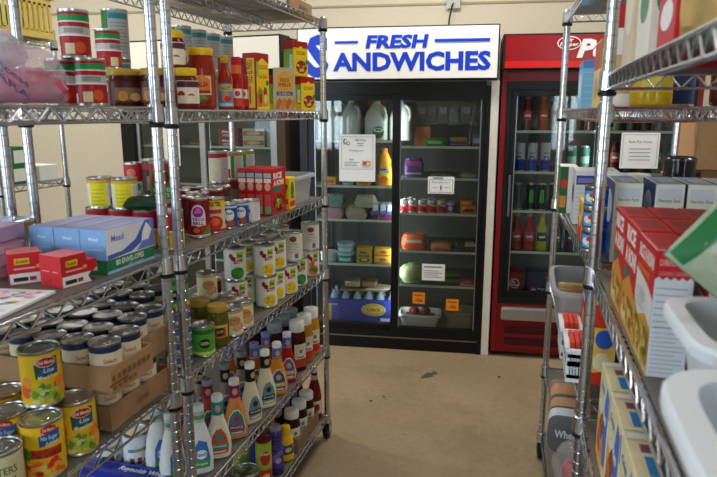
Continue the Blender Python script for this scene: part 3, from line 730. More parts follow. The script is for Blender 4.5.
# top deck of the far left unit
tr = open_tray('cardboard_tray', 'cardboard tray of cans on the top deck in front of the sandwich sign', -1.06, -.842, 2.17, 2.41, Z1, .045, KRAFT, prints=[('E', -.01, .022, .012, .008, '7a5a3c'), ('R', .01, .016, .07, .026, '7a5a3c')])
gw = can(.0345, .09, 'dfe3dc', [('R', -.1, .05, .1, .075, '4c9a4a'), ('R', -.1, .02, .1, .03, 'c03a34'), ('R', -.02, .04, .02, .06, 'f2f2ea')], name='food_can')
for i in range(3):
    for j in range(3):
        put('gw', gw, (-.882 - i * .070, 2.213 + j * .070, Z1 + .0038), R(40), 'green and white can in the top deck tray, %s row from aisle, %s from viewer' % (ORD[i], ORD[j]), 'can', 'green and white cans in the top tray')
wcart = carton(.30, .25, .14, 'd5d9de', front=[('R', -.1, .03, .1, .09, '8fa6c8')], right=[('R', -.09, .03, .09, .09, '8fa6c8')], name='added_carton')  # cartons added up top to darken the shelf; only undersides show through wires
for k, (x, y) in enumerate([(-1.04, 1.50), (-1.04, 1.78), (-1.00, 2.04)]):
    put('wcart', wcart, (x, y - .0, Z1), 0, 'added white and blue carton on the top deck of left shelving, %s from the viewer' % ORD[k], 'box', 'cartons added on the top deck')

# ---------------------------------------------------------------- shelf 3 of the far left unit
tb = can(.0315, .112, '7c1420', [('R', -.104, .0, .104, .04, 'b8281c'), ('E', -.004, .064, .021, .031, 'e8d8ea'), ('E', -.004, .074, .015, .015, '8a2a9c'), ('P', [(-.015, .070), (.008, .070), (.002, .084), (-.008, .086)], 'e070c0'), ('R', -.024, .036, .017, .060, 'f0e4f0'), ('T', 'TACO', -.020, .049, .013, .058, '5a1c7a', 0, .03), ('T', 'BELL', -.019, .038, .012, .047, '5a1c7a', 0, .03),
    ('E', -.012, .020, .016, .012, '5c2014'), ('E', -.010, .022, .010, .007, 'c86a2c'), ('P', [(.006, .006), (.032, .006), (.030, .034), (.018, .026)], '2c9a48'), ('R', -.104, .006, .104, .009, 'e8e0dc')], name='bean_can')
rot = can(.032, .102, 'd8c49c', [('R', -.1, .076, .1, .098, 'e8c030'), ('T', 'RO*TEL', -.018, .080, .018, .094, '2a2018', 0, .04), ('E', .0, .03, .024, .022, 'c8341c'), ('E', .0, .034, .014, .012, 'e86a3a'), ('R', -.02, .058, .02, .070, 'c83a24'), ('R', -.1, .0, .1, .012, 'b42c1c')], name='tomato_can')
bl = can(.0265, .078, '1e4f94', [('E', 0, .042, .016, .018, 'e6eaf0'), ('T', 'Best', -.011, .044, .011, .054, '1e4f94', .1, .02), ('E', .006, .018, .012, .010, 'b84a2c'), ('R', -.08, .064, .08, .070, 'c8d4e4'), ('E', -.014, .012, .008, .008, 'd8b03c')], name='tomato_paste_can')
wh = can(.0285, .072, 'e4e4e2', [('E', -.014, .04, .006, .008, '2a4a9c'), ('E', -.010, .038, .004, .006, '2a4a9c')] + lines(.008, .04, .018, .06, 6, 'b8b8b8', .0015), name='milk_can')
put('tb', tb, (-.892, 1.558, 1.105), R(33), 'dark red refried bean can with purple bell logo, first right of the posts', 'can')
put('rot', rot, (-.885, 1.635, 1.105), R(33), 'tomato can with yellow lettered top band beside the purple logo can', 'can')
put('bl', bl, (-.872, 1.702, 1.105), R(30), 'small blue can with white oval, nearer the viewer of the two', 'can')
put('bl', bl, (-.862, 1.762, 1.105), R(30), 'small blue can with white oval, next to the small white can', 'can')
put('wh', wh, (-.855, 1.826, 1.105), R(30), 'small plain white can between the blue cans and the red rice boxes', 'can')
ricef = [('R', -.013, .130, .013, .144, '8cc0cc'), ('R', -.013, .112, .013, .126, 'f0d8d0'), ('E', 0, .098, .011, .014, 'e0a890'), ('R', -.012, .030, .012, .072, 'd85a54'), ('R', -.011, .006, .011, .030, '7cb07c')]
riceb = carton(.0300, .128, .158, 'c2202a', front=ricef, right=[('T', 'RICE', -.048, .122, .03, .144, 'f4ece0', .1, .05), ('T', 'A RONI', -.048, .098, .044, .118, 'f4ece0', .1, .05), ('R', -.05, .078, .02, .094, '1e7a6a')] + [('E', .0, .036, .050, .030, '5c2a14')] + blobs(5, 18, -.045, .045, .008, .060, .009, ['d8923c', 'c05a24', 'e8c06c', '5f8a3c']), name='rice_box')
for k in range(4):
    put('riceb', riceb, (-.848 - k * .0315, 2.01, 1.105), 0, 'narrow red rice mix box beside the clear bin, %s from the aisle' % ORD[k], 'box', 'red rice boxes on the left shelf')
yb = carton(.05, .07, .115, 'e8c81c', front=[('R', -.02, .02, .02, .04, 'd83a1c'), ('P', [(-.015, .05), (.01, .05), (.02, .09), (-.01, .1)], '2a7a3a')], right=[('E', 0, .07, .02, .03, '2a7a3a'), ('R', -.03, .01, .03, .03, 'c8301c'), ('T', 'Soup', -.02, .035, .02, .048, '2a2a1c', 0, .02)], name='soup_mix_box')
put('yb', yb, (-.85, 2.115, 1.105), R(4), 'small bright yellow box between the red rice boxes and the clear bin', 'box')
CLR = M('c3c6c8', .25, 0, .02, alpha=.55)
bin_('clear_storage_bin', 'translucent plastic bin of sauce packets at the end of the middle left shelf', 'bin', -1.02, -.832, 2.17, 2.42, 1.105, .105, CLR, rim=.010)
rd = random.Random(2)
for k in range(8):
    g = G(); c_ = ['e8d43c', '5c9a3c', 'c8642c', 'e8e4d8'][k % 4]
    g.box(-.034, .034, -.022, .022, 0, .012, M(c_, .35), .003); g.box(-.034, -.028, -.024, .024, .003, .009, M('d8d8d8', .3)); g.box(.028, .034, -.024, .024, .003, .009, M('d8d8d8', .3))
    o = g.build('sauce_packet', loc=(-.975 + (k % 2) * .078, 2.245 + ((k // 2) % 2) * .085, 1.1085 + .0145 * (k // 4))); o.rotation_euler.z = rd.uniform(-.2, .2)
    tag(o, 'sauce packet in the clear bin at the end of the middle left shelf', 'packet', 'sauce packets in the clear bin')
ylw = can(.033, .080, 'e2e0d4', [('R', -.022, .0, .022, .070, 'e6d81c'), ('R', -.1, .066, .1, .074, 'e0a818'), ('E', .045, .018, .014, .016, 'b03a20'), ('R', .026, .03, .06, .06, 'd8c8b8')] + lines(-.016, .016, .012, .05, 5, 'b8a818', .0018), name='food_can')
ryc = can(.034, .100, 'e8b81c', [('R', -.11, .050, .11, .094, 'c21f2c'), ('R', -.11, .046, .11, .050, 'f0ead8')], name='food_can')
for k, x in enumerate([-1.10, -1.03, -.957, -.886]):
    put('ryc', ryc, (x, 1.402, 1.105), R(30), 'red over yellow can behind the envelope boxes, %s from the aisle' % ORD[3 - k], 'can', 'red and yellow cans behind the envelope boxes')
put('ylw', ylw, (-1.088, 1.400, 1.205), R(25), 'yellow and white can stacked behind the envelope boxes, left one of the pair', 'can')
put('ylw', ylw, (-1.014, 1.400, 1.205), R(25), 'yellow and white can stacked behind the envelope boxes, right one of the pair', 'can')
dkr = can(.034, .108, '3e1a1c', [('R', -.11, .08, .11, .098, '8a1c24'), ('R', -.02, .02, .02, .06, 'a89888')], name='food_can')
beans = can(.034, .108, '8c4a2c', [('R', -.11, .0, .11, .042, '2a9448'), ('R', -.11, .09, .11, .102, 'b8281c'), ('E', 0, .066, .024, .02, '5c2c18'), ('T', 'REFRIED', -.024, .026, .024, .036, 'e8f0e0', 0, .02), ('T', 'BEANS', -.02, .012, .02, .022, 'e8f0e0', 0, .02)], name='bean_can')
rgc = can(.031, .095, 'c02430', [('R', -.1, .0, .1, .040, 'd4e0d0'), ('E', 0, .024, .022, .014, '2c9a5c'), ('E', -.006, .066, .014, .012, 'e87870')], name='tomato_can')
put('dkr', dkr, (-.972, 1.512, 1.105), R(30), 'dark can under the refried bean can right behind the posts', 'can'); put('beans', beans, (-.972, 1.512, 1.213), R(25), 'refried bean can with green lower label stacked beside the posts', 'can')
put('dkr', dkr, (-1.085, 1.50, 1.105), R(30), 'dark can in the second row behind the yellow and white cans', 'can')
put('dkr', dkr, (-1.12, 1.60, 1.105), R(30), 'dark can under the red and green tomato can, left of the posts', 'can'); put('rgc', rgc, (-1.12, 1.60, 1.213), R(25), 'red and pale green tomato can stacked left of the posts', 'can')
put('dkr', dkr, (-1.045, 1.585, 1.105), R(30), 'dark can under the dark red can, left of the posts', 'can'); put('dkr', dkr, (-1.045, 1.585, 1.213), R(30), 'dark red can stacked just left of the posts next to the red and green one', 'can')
crm = can(.0345, .110, 'dcd3b8', [('R', -.11, .086, .11, .102, '9c1c28'), ('R', .012, .006, .062, .088, 'c2c0bc')] + lines(.018, .056, .02, .08, 9, '8a8a8c', .0016), name='soup_can')
tom = can(.0345, .100, 'c2c4c2', [('R', -.044, .004, .004, .096, '2a8a3c'), ('R', -.028, .004, -.008, .096, 'e8e4dc'), ('R', -.030, .004, -.006, .040, 'c8202c'), ('R', -.11, .086, .11, .094, 'a89a2c')] + lines(.014, .054, .016, .078, 8, '8a8a8c', .0016), name='tomato_can')
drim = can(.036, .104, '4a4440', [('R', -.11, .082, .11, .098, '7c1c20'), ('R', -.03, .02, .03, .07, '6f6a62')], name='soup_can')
for k, (x, y) in enumerate([(-1.06, 2.005), (-1.055, 2.115), (-1.058, 2.225)]):
    w_ = ['the cream can with red top', 'the first green white and red can', 'the second green white and red can'][k]
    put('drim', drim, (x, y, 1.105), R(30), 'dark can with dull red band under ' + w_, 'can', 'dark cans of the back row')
    if k == 0: put('crm', crm, (x, y, 1.209), R(20), 'tall cream can with dark red top band stacked in the back row', 'can')
    else: put('tom', tom, (x, y, 1.209), R(22), 'green white and red tomato can stacked in the back row, ' + ['', 'next to the cream can', 'nearer the clear bin'][k], 'can')
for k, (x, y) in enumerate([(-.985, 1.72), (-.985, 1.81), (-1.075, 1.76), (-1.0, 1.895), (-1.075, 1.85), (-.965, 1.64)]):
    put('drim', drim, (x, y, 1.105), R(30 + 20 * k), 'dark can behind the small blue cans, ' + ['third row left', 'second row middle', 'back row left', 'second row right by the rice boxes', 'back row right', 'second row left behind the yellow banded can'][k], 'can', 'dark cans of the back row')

# ---------------------------------------------------------------- shelf 4 of the far left unit: canned vegetables
def veg(kind):
    c1, c2 = {'beans': ('3f8f34', '5cae48'), 'corn': ('f0cf2c', 'e8bc1c'), 'mix': ('e87a2c', '3f8f34')}[kind]
    it = [('E', -.014, .085, .007, .009, 'a8202c'), ('E', -.006, .076, .008, .008, '8c1c28'), ('P', [(.004, .072), (.030, .076), (.030, .100), (.006, .098)], 'b6cf2c'), ('T', 'Best', .008, .080, .027, .093, '2c3a1c', .1, .03), ('P', [(-.004, .058), (.026, .062), (.026, .074), (-.004, .070)], 'b8202c'), ('T', 'Choice', .0, .0615, .023, .0705, 'f0f0e8', .1, .01),
          ('E', .008, .026, .023, .021, c1), ('E', .002, .032, .012, .010, c2), ('E', .016, .024, .010, .010, c2)]
    if kind == 'beans': it += [('P', [(-.014, .012 + k * .007), (.028, .018 + k * .007), (.028, .020 + k * .007), (-.014, .015 + k * .007)], '2c6a28') for k in range(4)]
    if kind == 'mix': it += [('E', -.006, .05, .008, .010, 'e87a2c'), ('E', .004, .054, .006, .010, 'd8541c')]
    if kind == 'corn': it += blobs(4, 14, -.014, .030, .008, .044, .0035, ['f8e46c', 'd8a41c'])
    it += [('R', -.112, .002, -.045, .108, 'd9dcd4')] + lines(-.10, -.055, .02, .09, 8, '9a9c98', .0016)
    return can(.0375, .112, 'e4e8de', it, name='vegetable_can')
back = can(.0375, .112, 'e2e0d2', [('R', -.11, .0, .11, .112, 'e4e2d4'), ('E', -.004, .086, .014, .011, '6c5a14'), ('E', -.004, .084, .010, .006, 'a8201c'), ('R', -.016, .066, .010, .070, '8a8a80'), ('R', .002, .012, .016, .030, '6e6e72')] + lines(-.022, .018, .036, .060, 5, 'a0a098', .0015), name='vegetable_can')
VL = [(-.938, 1.868, 'beans'), (-.862, 1.945, 'corn'), (-.868, 2.035, 'corn'), (-.852, 2.120, 'corn'), (-.855, 2.235, 'beans'), (-.855, 2.385, 'mix')]
pos = ['third back from the cream cans', 'nearest the viewer in the front row', 'second in the front row', 'third in the front row', 'fourth in the front row', 'last in the front row by the corner post']
for k, (x, y, kd) in enumerate(VL):
    put('veg' + kd, veg(kd), (x, y, .785), R(30), {'beans': 'green bean', 'corn': 'corn', 'mix': 'mixed vegetable'}[kd] + ' can standing on the shelf, ' + pos[k], 'can', 'canned vegetables on the left shelf')
put('vegbeans', veg('beans'), (-.940, 1.866, .897), R(27), 'green bean can stacked on top, nearest the viewer', 'can', 'canned vegetables on the left shelf')
put('vegcorn', veg('corn'), (-.864, 1.937, .897), R(32), 'corn can stacked on top in front, second from the viewer', 'can', 'canned vegetables on the left shelf')
put('vegcorn', veg('corn'), (-.866, 2.046, .897), R(30), 'corn can stacked on top between a corn can and the white backed cans', 'can', 'canned vegetables on the left shelf')
put('vback', back, (-.852, 2.178, .897), R(30), 'stacked can showing its white back label with small emblem, nearer the viewer', 'can', 'cans turned to their white back label')
put('vback', back, (-.852, 2.378, .897), R(30), 'stacked can showing its white back label with small emblem, beside the corner post', 'can', 'cans turned to their white back label')
for k, (x, y, kd) in enumerate([(-.948, 1.965, 'corn'), (-.950, 2.06, 'beans'), (-.940, 2.155, 'corn'), (-.942, 2.27, 'mix')]):
    put('veg' + kd, veg(kd), (x, y, .785), R(10), 'lower vegetable can in the second row, %s from the viewer' % ORD[k], 'can', 'canned vegetables on the left shelf')
    put('veg' + kd, veg(kd), (x, y, .897), R(20), 'upper vegetable can in the second row, %s from the viewer' % ORD[k], 'can', 'canned vegetables on the left shelf')
crs = can(.0325, .086, 'e6d9ac', [('E', .006, .048, .020, .016, 'c8955c'), ('T', 'Creamed', -.010, .048, .022, .058, 'a8543c', .15, .01), ('E', .012, .026, .013, .011, 'd9a878'), ('R', -.1, .074, .1, .078, 'b89c5c'), ('R', .024, .02, .034, .04, 'd98a7c')], name='creamed_can')
CR = [(-.846, 1.648, .785, 'front row, nearer the viewer'), (-.846, 1.722, .785, 'front row, farther from the viewer'), (-.925, 1.690, .785, 'second row, nearer the viewer'), (-.925, 1.770, .785, 'second row, farther from the viewer'), (-1.00, 1.735, .785, 'third row under the topmost one'), (-.965, 1.715, .871, 'topmost of the group')]
for x, y, z, w_ in CR: put('crs', crs, (x, y, z), R(28), 'short cream coloured can, ' + w_, 'can', 'short cream cans')
olive = jar(.031, .120, '5f5a1e', 'b8923c', [('R', -.022, .030, .022, .062, 'c0401c'), ('E', .004, .046, .014, .013, '2a1a14'), ('T', 'OLIVES', -.006, .042, .014, .050, 'e8d890', 0, .01), ('R', -.022, .030, -.012, .062, 'e6e2d8'), ('R', -.022, .058, .022, .064, 'e8b83c')], (.028, .066), 'd8a43c', name='olive_jar', neck=.88, lidh=.014, cyl_lab=1.0)
put('olive', olive, (-.848, 1.560, .785), R(28), 'jar of green olives with gold lid in the front row beside the cream cans', 'jar')
put('olive', olive, (-.925, 1.595, .785), R(28), 'jar of green olives half hidden behind the front olive jar', 'jar')
grj = can(.0315, .088, '4fa83c', [('E', .004, .040, .016, .014, '1c2a18'), ('T', 'GREEN', -.008, .036, .016, .045, 'e8f0c8', 0, .01), ('R', -.1, .066, .1, .078, '2c6c2c'), ('R', -.1, .008, .1, .016, 'c8dc5c')], name='chile_can')
put('grj', grj, (-.851, 1.478, .785), R(28), 'bright green can at the near end of the fourth left shelf beside the olive jar', 'can')
tuna = can(.034, .040, '27479c', [('R', -.1, .006, .1, .010, 'e0e4ec'), ('R', -.1, .028, .1, .031, 'e0e4ec'), ('E', 0, .019, .018, .008, '4a7ac8')], name='tuna_can', lab=(.003, .003))
for k in range(4): put('tuna', tuna, (-.880, 1.400, .785 + .040 * k), R(28), 'flat blue tuna can in the stack behind the posts, %s from the bottom' % ORD[k], 'can', 'stack of flat blue cans')
put('grj', grj, (-.880, 1.400, .945), R(28), 'green topped can standing on the stack of flat blue cans', 'can')
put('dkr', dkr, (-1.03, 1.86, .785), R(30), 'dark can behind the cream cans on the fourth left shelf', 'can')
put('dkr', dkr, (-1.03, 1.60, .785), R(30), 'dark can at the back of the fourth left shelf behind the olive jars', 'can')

# ---------------------------------------------------------------- shelf 5 of the far left unit: salad dressings and syrups
def dress(body, neck, lab1, lab2, capc='e8e8e4', tall=.198):
    k = tall / .198
    secs = [(0, .030, .020, 2.6), (.004 * k, .035, .024, 2.6), (.030 * k, .038, .026, 2.5), (.060 * k, .036, .025, 2.4), (.095 * k, .028, .021, 2.2), (.120 * k, .020, .0175, 2), (.140 * k, .0165, .0165, 2), (.184 * k, .0155, .0155, 2)]
    lab = [('P', [(-.026, .016), (.026, .016), (.030, .040), (.022, .078), (.008, .100), (-.008, .100), (-.022, .078), (-.030, .040)], 'e0d6c0'),
           ('P', [(-.023, .018), (.023, .018), (.027, .040), (.020, .076), (.007, .096), (-.007, .096), (-.020, .076), (-.027, .040)], lab1),
           ('R', -.025, .034, .025, .050, lab2), ('T', 'Dressing', -.020, .038, .020, .047, 'f0ead8', .1, .01), ('E', 0, .070, .010, .010, lab2), ('R', -.018, .022, .018, .028, 'e8dcb0')]
    return shaped(secs, body, (.176 * k, tall, .0168, capc), lab, sleeve=(.138 * k, .180 * k, .0172, neck, [('E', 0, .160 * k, .009, .011, 'c8a878'), ('R', -.04, .142 * k, .04, .146 * k, lab2)]), name='dressing_bottle')
def ranch():
    secs = [(0, .031, .022, 2.8), (.005, .036, .026, 2.8), (.05, .037, .027, 2.6), (.10, .031, .023, 2.3), (.14, .020, .018, 2), (.155, .016, .016, 2), (.195, .0155, .0155, 2)]
    lab = [('P', [(-.022, .020), (.024, .020), (.026, .050), (.018, .096), (-.004, .106), (-.018, .080)], '3f72b8'), ('P', [(-.022, .020), (.024, .020), (.025, .044), (-.02, .044)], '3f9a48'), ('E', .002, .062, .016, .014, 'e8eef4'), ('T', 'Ranch', -.014, .057, .018, .068, '2a4a9c', .1, .02), ('T', 'Original', -.014, .028, .018, .037, 'f0f4e8', .1, .01)]
    return shaped(secs, 'e6e8e6', (.188, .206, .0165, 'e4e6e8'), lab, sleeve=(.156, .190, .0168, 'b8ccd8', [('R', -.03, .166, .03, .178, '7c9a5c')]), name='dressing_bottle')
D = [('ranch', ranch, (-.990, 1.432), 'white ranch dressing bottle farthest left, beside the white milk can', R(55)),
     ('ranch', ranch, (-.925, 1.402), 'white ranch dressing bottle seen just left of the two posts', R(60)),
     ('ranch', ranch, (-.872, 1.462), 'white ranch dressing bottle just right of the posts', R(35)),
     ('drA', lambda: dress('e6e0cc', '2a8c8c', 'b8542c', '2a8c8c'), (-.858, 1.548), 'cream dressing bottle with teal neck in the front row', R(35)),
     ('drB', lambda: dress('d88a4c', '8c1c54', '2c7c7c', 'a8245c', 'e6dfe0'), (-.860, 1.665), 'orange dressing bottle with magenta neck in the front row', R(35)),
     ('drC', lambda: dress('ded3b4', '16161a', '6a8c94', '22343c', 'e8e8e4', .21), (-.855, 1.772), 'cream dressing bottle with black neck, nearer the magenta one', R(62)),
     ('drC', lambda: dress('ded3b4', '16161a', '6a8c94', '22343c', 'e8e8e4', .21), (-.852, 1.888), 'cream black necked dressing bottle beside the amber one', R(50)),
     ('drD', lambda: dress('d8861c', '5c6cb4', '3c4c9c', 'c8a42c'), (-.852, 1.995), 'amber dressing bottle with blue neck', R(35)),
     ('drE', lambda: dress('a81c14', '5060b0', '4c5cac', 'c8a42c', 'd9dce2'), (-.856, 2.105), 'red dressing bottle with blue neck', R(35))]
for key, fn, (x, y), lb, rz in D: put(key, fn, (x, y, .43), rz, lb + ' on the fifth left shelf', 'bottle')
DB = [('drAg', lambda: dress('c8a47c', '2a8c8c', 'b8542c', '2a8c8c', '8f9498'), (-.935, 1.530), 'teal necked dressing bottle with grey cap, second row'),
      ('drBg', lambda: dress('a84a34', '8c1c54', '2c7c7c', 'a8245c', '8f9498'), (-.940, 1.640), 'magenta necked dressing bottle with grey cap, second row'),
      ('drBg', None, (-1.015, 1.600), 'magenta necked dressing bottle with grey cap, third row'),
      ('drCg', lambda: dress('8c8474', '16161a', '6a8c94', '22343c', '7f858a', .205), (-.938, 1.755), 'black necked dressing bottle with grey cap, second row, nearer'),
      ('drCg', None, (-.932, 1.868), 'black necked dressing bottle with grey cap, second row farther'),
      ('drCg', None, (-1.012, 1.720), 'black necked dressing bottle with grey cap, third row'),
      ('drDg', lambda: dress('9c5a1c', '4c62bc', '3c4c9c', 'c8a42c', '7f8fb8'), (-.930, 1.972), 'blue necked dressing bottle with grey cap, second row, nearer'),
      ('drDg', None, (-.935, 2.085), 'blue necked dressing bottle with grey cap, second row farther'),
      ('drDg', None, (-1.012, 1.930), 'blue necked dressing bottle with grey cap, third row, nearer'),
      ('drDg', None, (-1.015, 2.040), 'blue necked dressing bottle with grey cap, third row farther')]
for key, fn, (x, y), lb in DB: put(key, fn, (x, y, .43), R(35), lb + ' on the fifth left shelf', 'bottle')
def squeeze(body, capc, l1, l2, H_=.205, r=.036):
    k = H_ / .175
    secs = [(0, r * .9, r * .8, 2.4), (.004, r, r * .88, 2.4), (.10 * k, r, r * .88, 2.4), (.125 * k, r * .93, r * .85, 2.2), (.142 * k, r * .78, r * .78, 2)]
    return shaped(secs, body, (.140 * k, H_, r * .86, capc), [('R', -.026, .018, .026, .098 * k, l1), ('R', -.026, .018, .026, .045 * k, l2), ('E', 0, .068 * k, .015, .017, 'e6e2d0'), ('E', 0, .072 * k, .008, .009, '6c8a3c'), ('R', -.014, .05 * k, .014, .054 * k, '5c5c54')], name='squeeze_bottle')
for k, (y, c_, l1, l2) in enumerate([(2.222, '4a1014', 'd8d2bc', 'b0442c'), (2.308, 'b87a24', 'd8d2bc', 'c83a2c'), (2.394, 'c88c1c', 'dcd8bc', 'c8282c')]):
    put('sq%d' % k, squeeze(c_, 'e9e9e6', l1, l2), (-.860, y, .43), R(50), 'squeeze bottle with wide white cap beyond the salad dressings, %s from the viewer' % ORD[k], 'bottle')
for k, (x, y) in enumerate([(-.942, 2.19), (-.940, 2.275), (-.940, 2.36), (-1.022, 2.16), (-1.020, 2.245), (-1.020, 2.33)]):
    put('sqg', squeeze('3a1416', '9aa4ae', 'c8c2ac', '8c342c'), (x, y, .43), R(50), 'wide grey capped bottle, %s row beyond the salad dressings, %s from the viewer' % (['second', 'third'][k // 3], ORD[k % 3]), 'bottle', 'grey capped squeeze bottles')
mk = can(.0375, .105, 'dfe4e8', [('R', -.03, .052, .03, .062, '4a9ab8'), ('R', -.012, .054, .018, .060, 'b89a4c'), ('R', -.026, .014, -.012, .034, '55565c'), ('R', -.004, .014, .008, .034, '9c3a34'), ('R', .014, .018, .03, .030, '8a98a8')], name='milk_can')
put('mk', mk, (-1.075, 1.447, .43), R(45), 'white milk can with blue band low on the left beside the white ranch bottles', 'can')
put('mk', mk, (-1.160, 1.435, .43), R(45), 'white milk can with blue band farthest left, half hidden by the shelf edge', 'can')
put('mk', mk, (-1.10, 1.535, .43), R(45), 'white milk can behind the first white milk can', 'can')
fb = carton(.28, .056, .030, '1c2c9c', front=[('R', -.139, .004, .139, .008, '3f62d8')], top=[('T', 'Reynolds Wrap', -.02, .014, .130, .040, 'e8ecf4', .1, .03), ('R', -.14, .046, .14, .050, '3f62d8')], name='foil_box')
put('fb', fb, (-1.055, 1.366, .43), R(-1), 'long blue foil wrap box lying at the bottom left edge of the picture', 'box')

# ---------------------------------------------------------------- bottom deck of the far left unit
open_tray('cardboard_tray', 'cardboard tray under the white capped jelly bottles on the bottom deck', -1.03, -.832, 2.135, 2.395, .11, .055, M('8a6a48', .8))
jb = squeeze('35090e', 'dfe0dc', 'e0dcd0', 'e0dcd0', .158, .035)
for k, y in enumerate([2.175, 2.262, 2.349]):
    put('jb', jb, (-.872, y, .1138), R(50), 'dark jelly bottle with white cap on the bottom deck, %s from the viewer' % ORD[k], 'bottle', 'white capped jelly bottles')
jg = squeeze('35090e', '8f9aa4', 'b8b4a8', '8c8480', .158, .035)
for k, (x, y) in enumerate([(-.945, 2.175), (-.945, 2.262), (-.945, 2.349)]):
    put('jg', jg, (x, y, .1138), R(50), 'dark jelly bottle with grey cap on the bottom deck, %s from the viewer' % ORD[k], 'bottle', 'grey capped jelly bottles')
ket = shaped([(0, .028, .028, 2), (.004, .031, .031, 2), (.11, .031, .031, 2), (.15, .024, .024, 2), (.19, .014, .014, 2), (.225, .0125, .0125, 2)], '6c0f12', (.218, .24, .0145, 'd9d6d0'), [('R', -.024, .03, .024, .09, 'd8d0c0'), ('E', 0, .06, .014, .018, 'a8201c')], sleeve=(.185, .205, .0155, 'b8b0a8'), name='ketchup_bottle')
put('ket', ket, (-.862, 2.430, .11), R(40), 'tall glass ketchup bottle with white cap by the corner post on the bottom deck', 'bottle')
put('ket', ket, (-.945, 2.430, .11), R(40), 'tall glass ketchup bottle behind the one at the corner post', 'bottle')
mus = shaped([(0, .026, .022, 2.4), (.004, .030, .026, 2.4), (.06, .031, .027, 2.4), (.095, .027, .024, 2.2), (.112, .016, .016, 2), (.120, .016, .016, 2)], 'e8b81c', (.116, .140, .0185, 'ecc41c'), [('R', -.026, .030, .026, .070, '3a5a80'), ('E', 0, .050, .014, .010, 'd8c86c')], name='mustard_bottle')
put('mus', mus, (-.860, 2.080, .11), R(45), 'bright yellow mustard bottle with blue label on the bottom deck', 'bottle')
pur = shaped([(0, .026, .026, 2), (.004, .029, .029, 2), (.10, .029, .029, 2), (.12, .024, .024, 2), (.14, .027, .027, 2), (.165, .026, .026, 2), (.178, .018, .018, 2)], '43306c', (.172, .192, .020, '9a93b4'), [('R', -.024, .03, .024, .15, '4f3a8c'), ('P', [(-.02, .05), (.02, .09), (.02, .11), (-.02, .08)], '7a6ab0'), ('E', 0, .06, .012, .012, 'a89cc8')], name='drink_bottle')
put('pur', pur, (-.862, 1.985, .11), R(40), 'purple wrapped bottle in the front row of the bottom deck', 'bottle')
put('purb', shaped([(0, .028, .028, 2), (.004, .031, .031, 2), (.13, .031, .031, 2), (.17, .024, .024, 2), (.19, .016, .016, 2)], '2a3280', (.185, .205, .019, '2c3a9c'), [('R', -.026, .04, .026, .12, '3c4cb0'), ('E', 0, .08, .015, .012, '6c7cc8')], name='drink_bottle'), (-.945, 1.995, .11), R(40), 'blue bottle behind the purple one on the bottom deck', 'bottle')
def tubecan(c_, c2, lid='7c2c34'):
    return can(.030, .185, c_, [('E', 0, .12, .020, .028, c2), ('T', 'Chips', -.016, .13, .016, .142, 'f0ead0', 0, .02), ('R', -.03, .02, .03, .075, c2), ('E', 0, .045, .014, .014, 'e8d8a0')], name='snack_tube', lid=M(lid, .4))
put('tubA', tubecan('a8b43c', 'b83a2c'), (-.872, 1.895, .11), R(40), 'lime and red snack tube in the front row of the bottom deck', 'tube')
put('tubB', tubecan('98ac4c', '7c8c3c', '5c6c34'), (-.950, 1.880, .11), R(40), 'plain lime snack tube left of the lime and red one on the bottom deck', 'tube')
put('coff', can(.048, .13, '4a3a30', [('R', -.14, .03, .14, .08, '6c5a44')], name='coffee_can'), (-.885, 1.775, .11), R(40), 'dark can with grey lid at the bottom edge of the picture on the bottom deck', 'can')
for k, (x, y) in enumerate([(-.94, 2.085), (-1.02, 2.05)]): put('coff2', tubecan('b8a02c', '8c6c2c', '8c8450'), (x, y, .11), R(40), ['mustard coloured tube behind the yellow mustard bottle', 'mustard coloured tube in the third row behind the blue bottle'][k], 'tube')

# ================================================================== NEAR LEFT UNIT
# canned fruit in front of the cardboard trays
def fruit(variant):
    if variant == 0:
        it = [('P', [(-.008, .058), (.034, .064), (.034, .098), (.008, .100), (-.010, .086)], '2c5a34'), ('E', .012, .090, .019, .010, 'e8e0d8'), ('E', .012, .090, .0175, .0088, 'b81c20'), ('T', 'Del Monte', -.003, .0865, .027, .0935, 'f0ece0', 0, .02),
              ('P', [(-.004, .066), (.034, .070), (.034, .078), (.002, .076)], '2a5cb0'), ('T', 'Lite', .006, .0695, .026, .0775, 'dce8f8', .15, .01), ('T', 'Mixed Fruit', -.004, .057, .032, .0645, 'f0f0e0', 0, .01)] + \
             [('E', -.030, .034, .012, .015, 'e8642c'), ('E', -.026, .052, .009, .012, 'f0943c')] + blobs(11, 34, -.022, .036, .006, .050, .0065, ['9cb83c', 'b8cc5c', '7c9c2c', 'd8dc8c', '5c8430']) + [('E', .034, .046, .010, .013, 'f08a2c'), ('E', .040, .030, .009, .012, 'e8a43c')]
    else:
        it = [('E', .014, .098, .014, .008, 'b8201c'), ('T', 'Del Monte', .004, .095, .024, .101, 'f0ece0', 0, .01), ('P', [(-.004, .066), (.034, .074), (.034, .096), (-.004, .088)], '2c5a9c'), ('T', 'No Sugar', -.001, .076, .030, .087, 'e0e8f4', .1, .01), ('T', 'Added', .006, .068, .028, .0755, 'e0e8f4', .1, .01),
              ('R', -.020, .044, .036, .062, 'c8401c'), ('T', 'Fruit Cocktail', -.018, .046, .034, .060, '6c1c10', 0, .02), ('E', -.030, .052, .012, .012, '5c8c2c')] + blobs(13, 36, -.034, .040, .006, .044, .0065, ['e86a24', 'd8391c', 'f0a43c', 'e8c85c', 'c82c1c'])
    return can(.0375, .112, 'ecc024', it + [('R', -.115, .104, -.0, .107, 'e0a81c')], name='fruit_can')
put('fr0', fruit(0), (-.843, .957, .787), R(38), 'yellow mixed fruit can with red oval logo, front row on the right', 'can')
put('fr1', fruit(1), (-.848, .872, .787), R(38), 'yellow fruit cocktail can with blue label band, nearest the viewer in the front row', 'can')
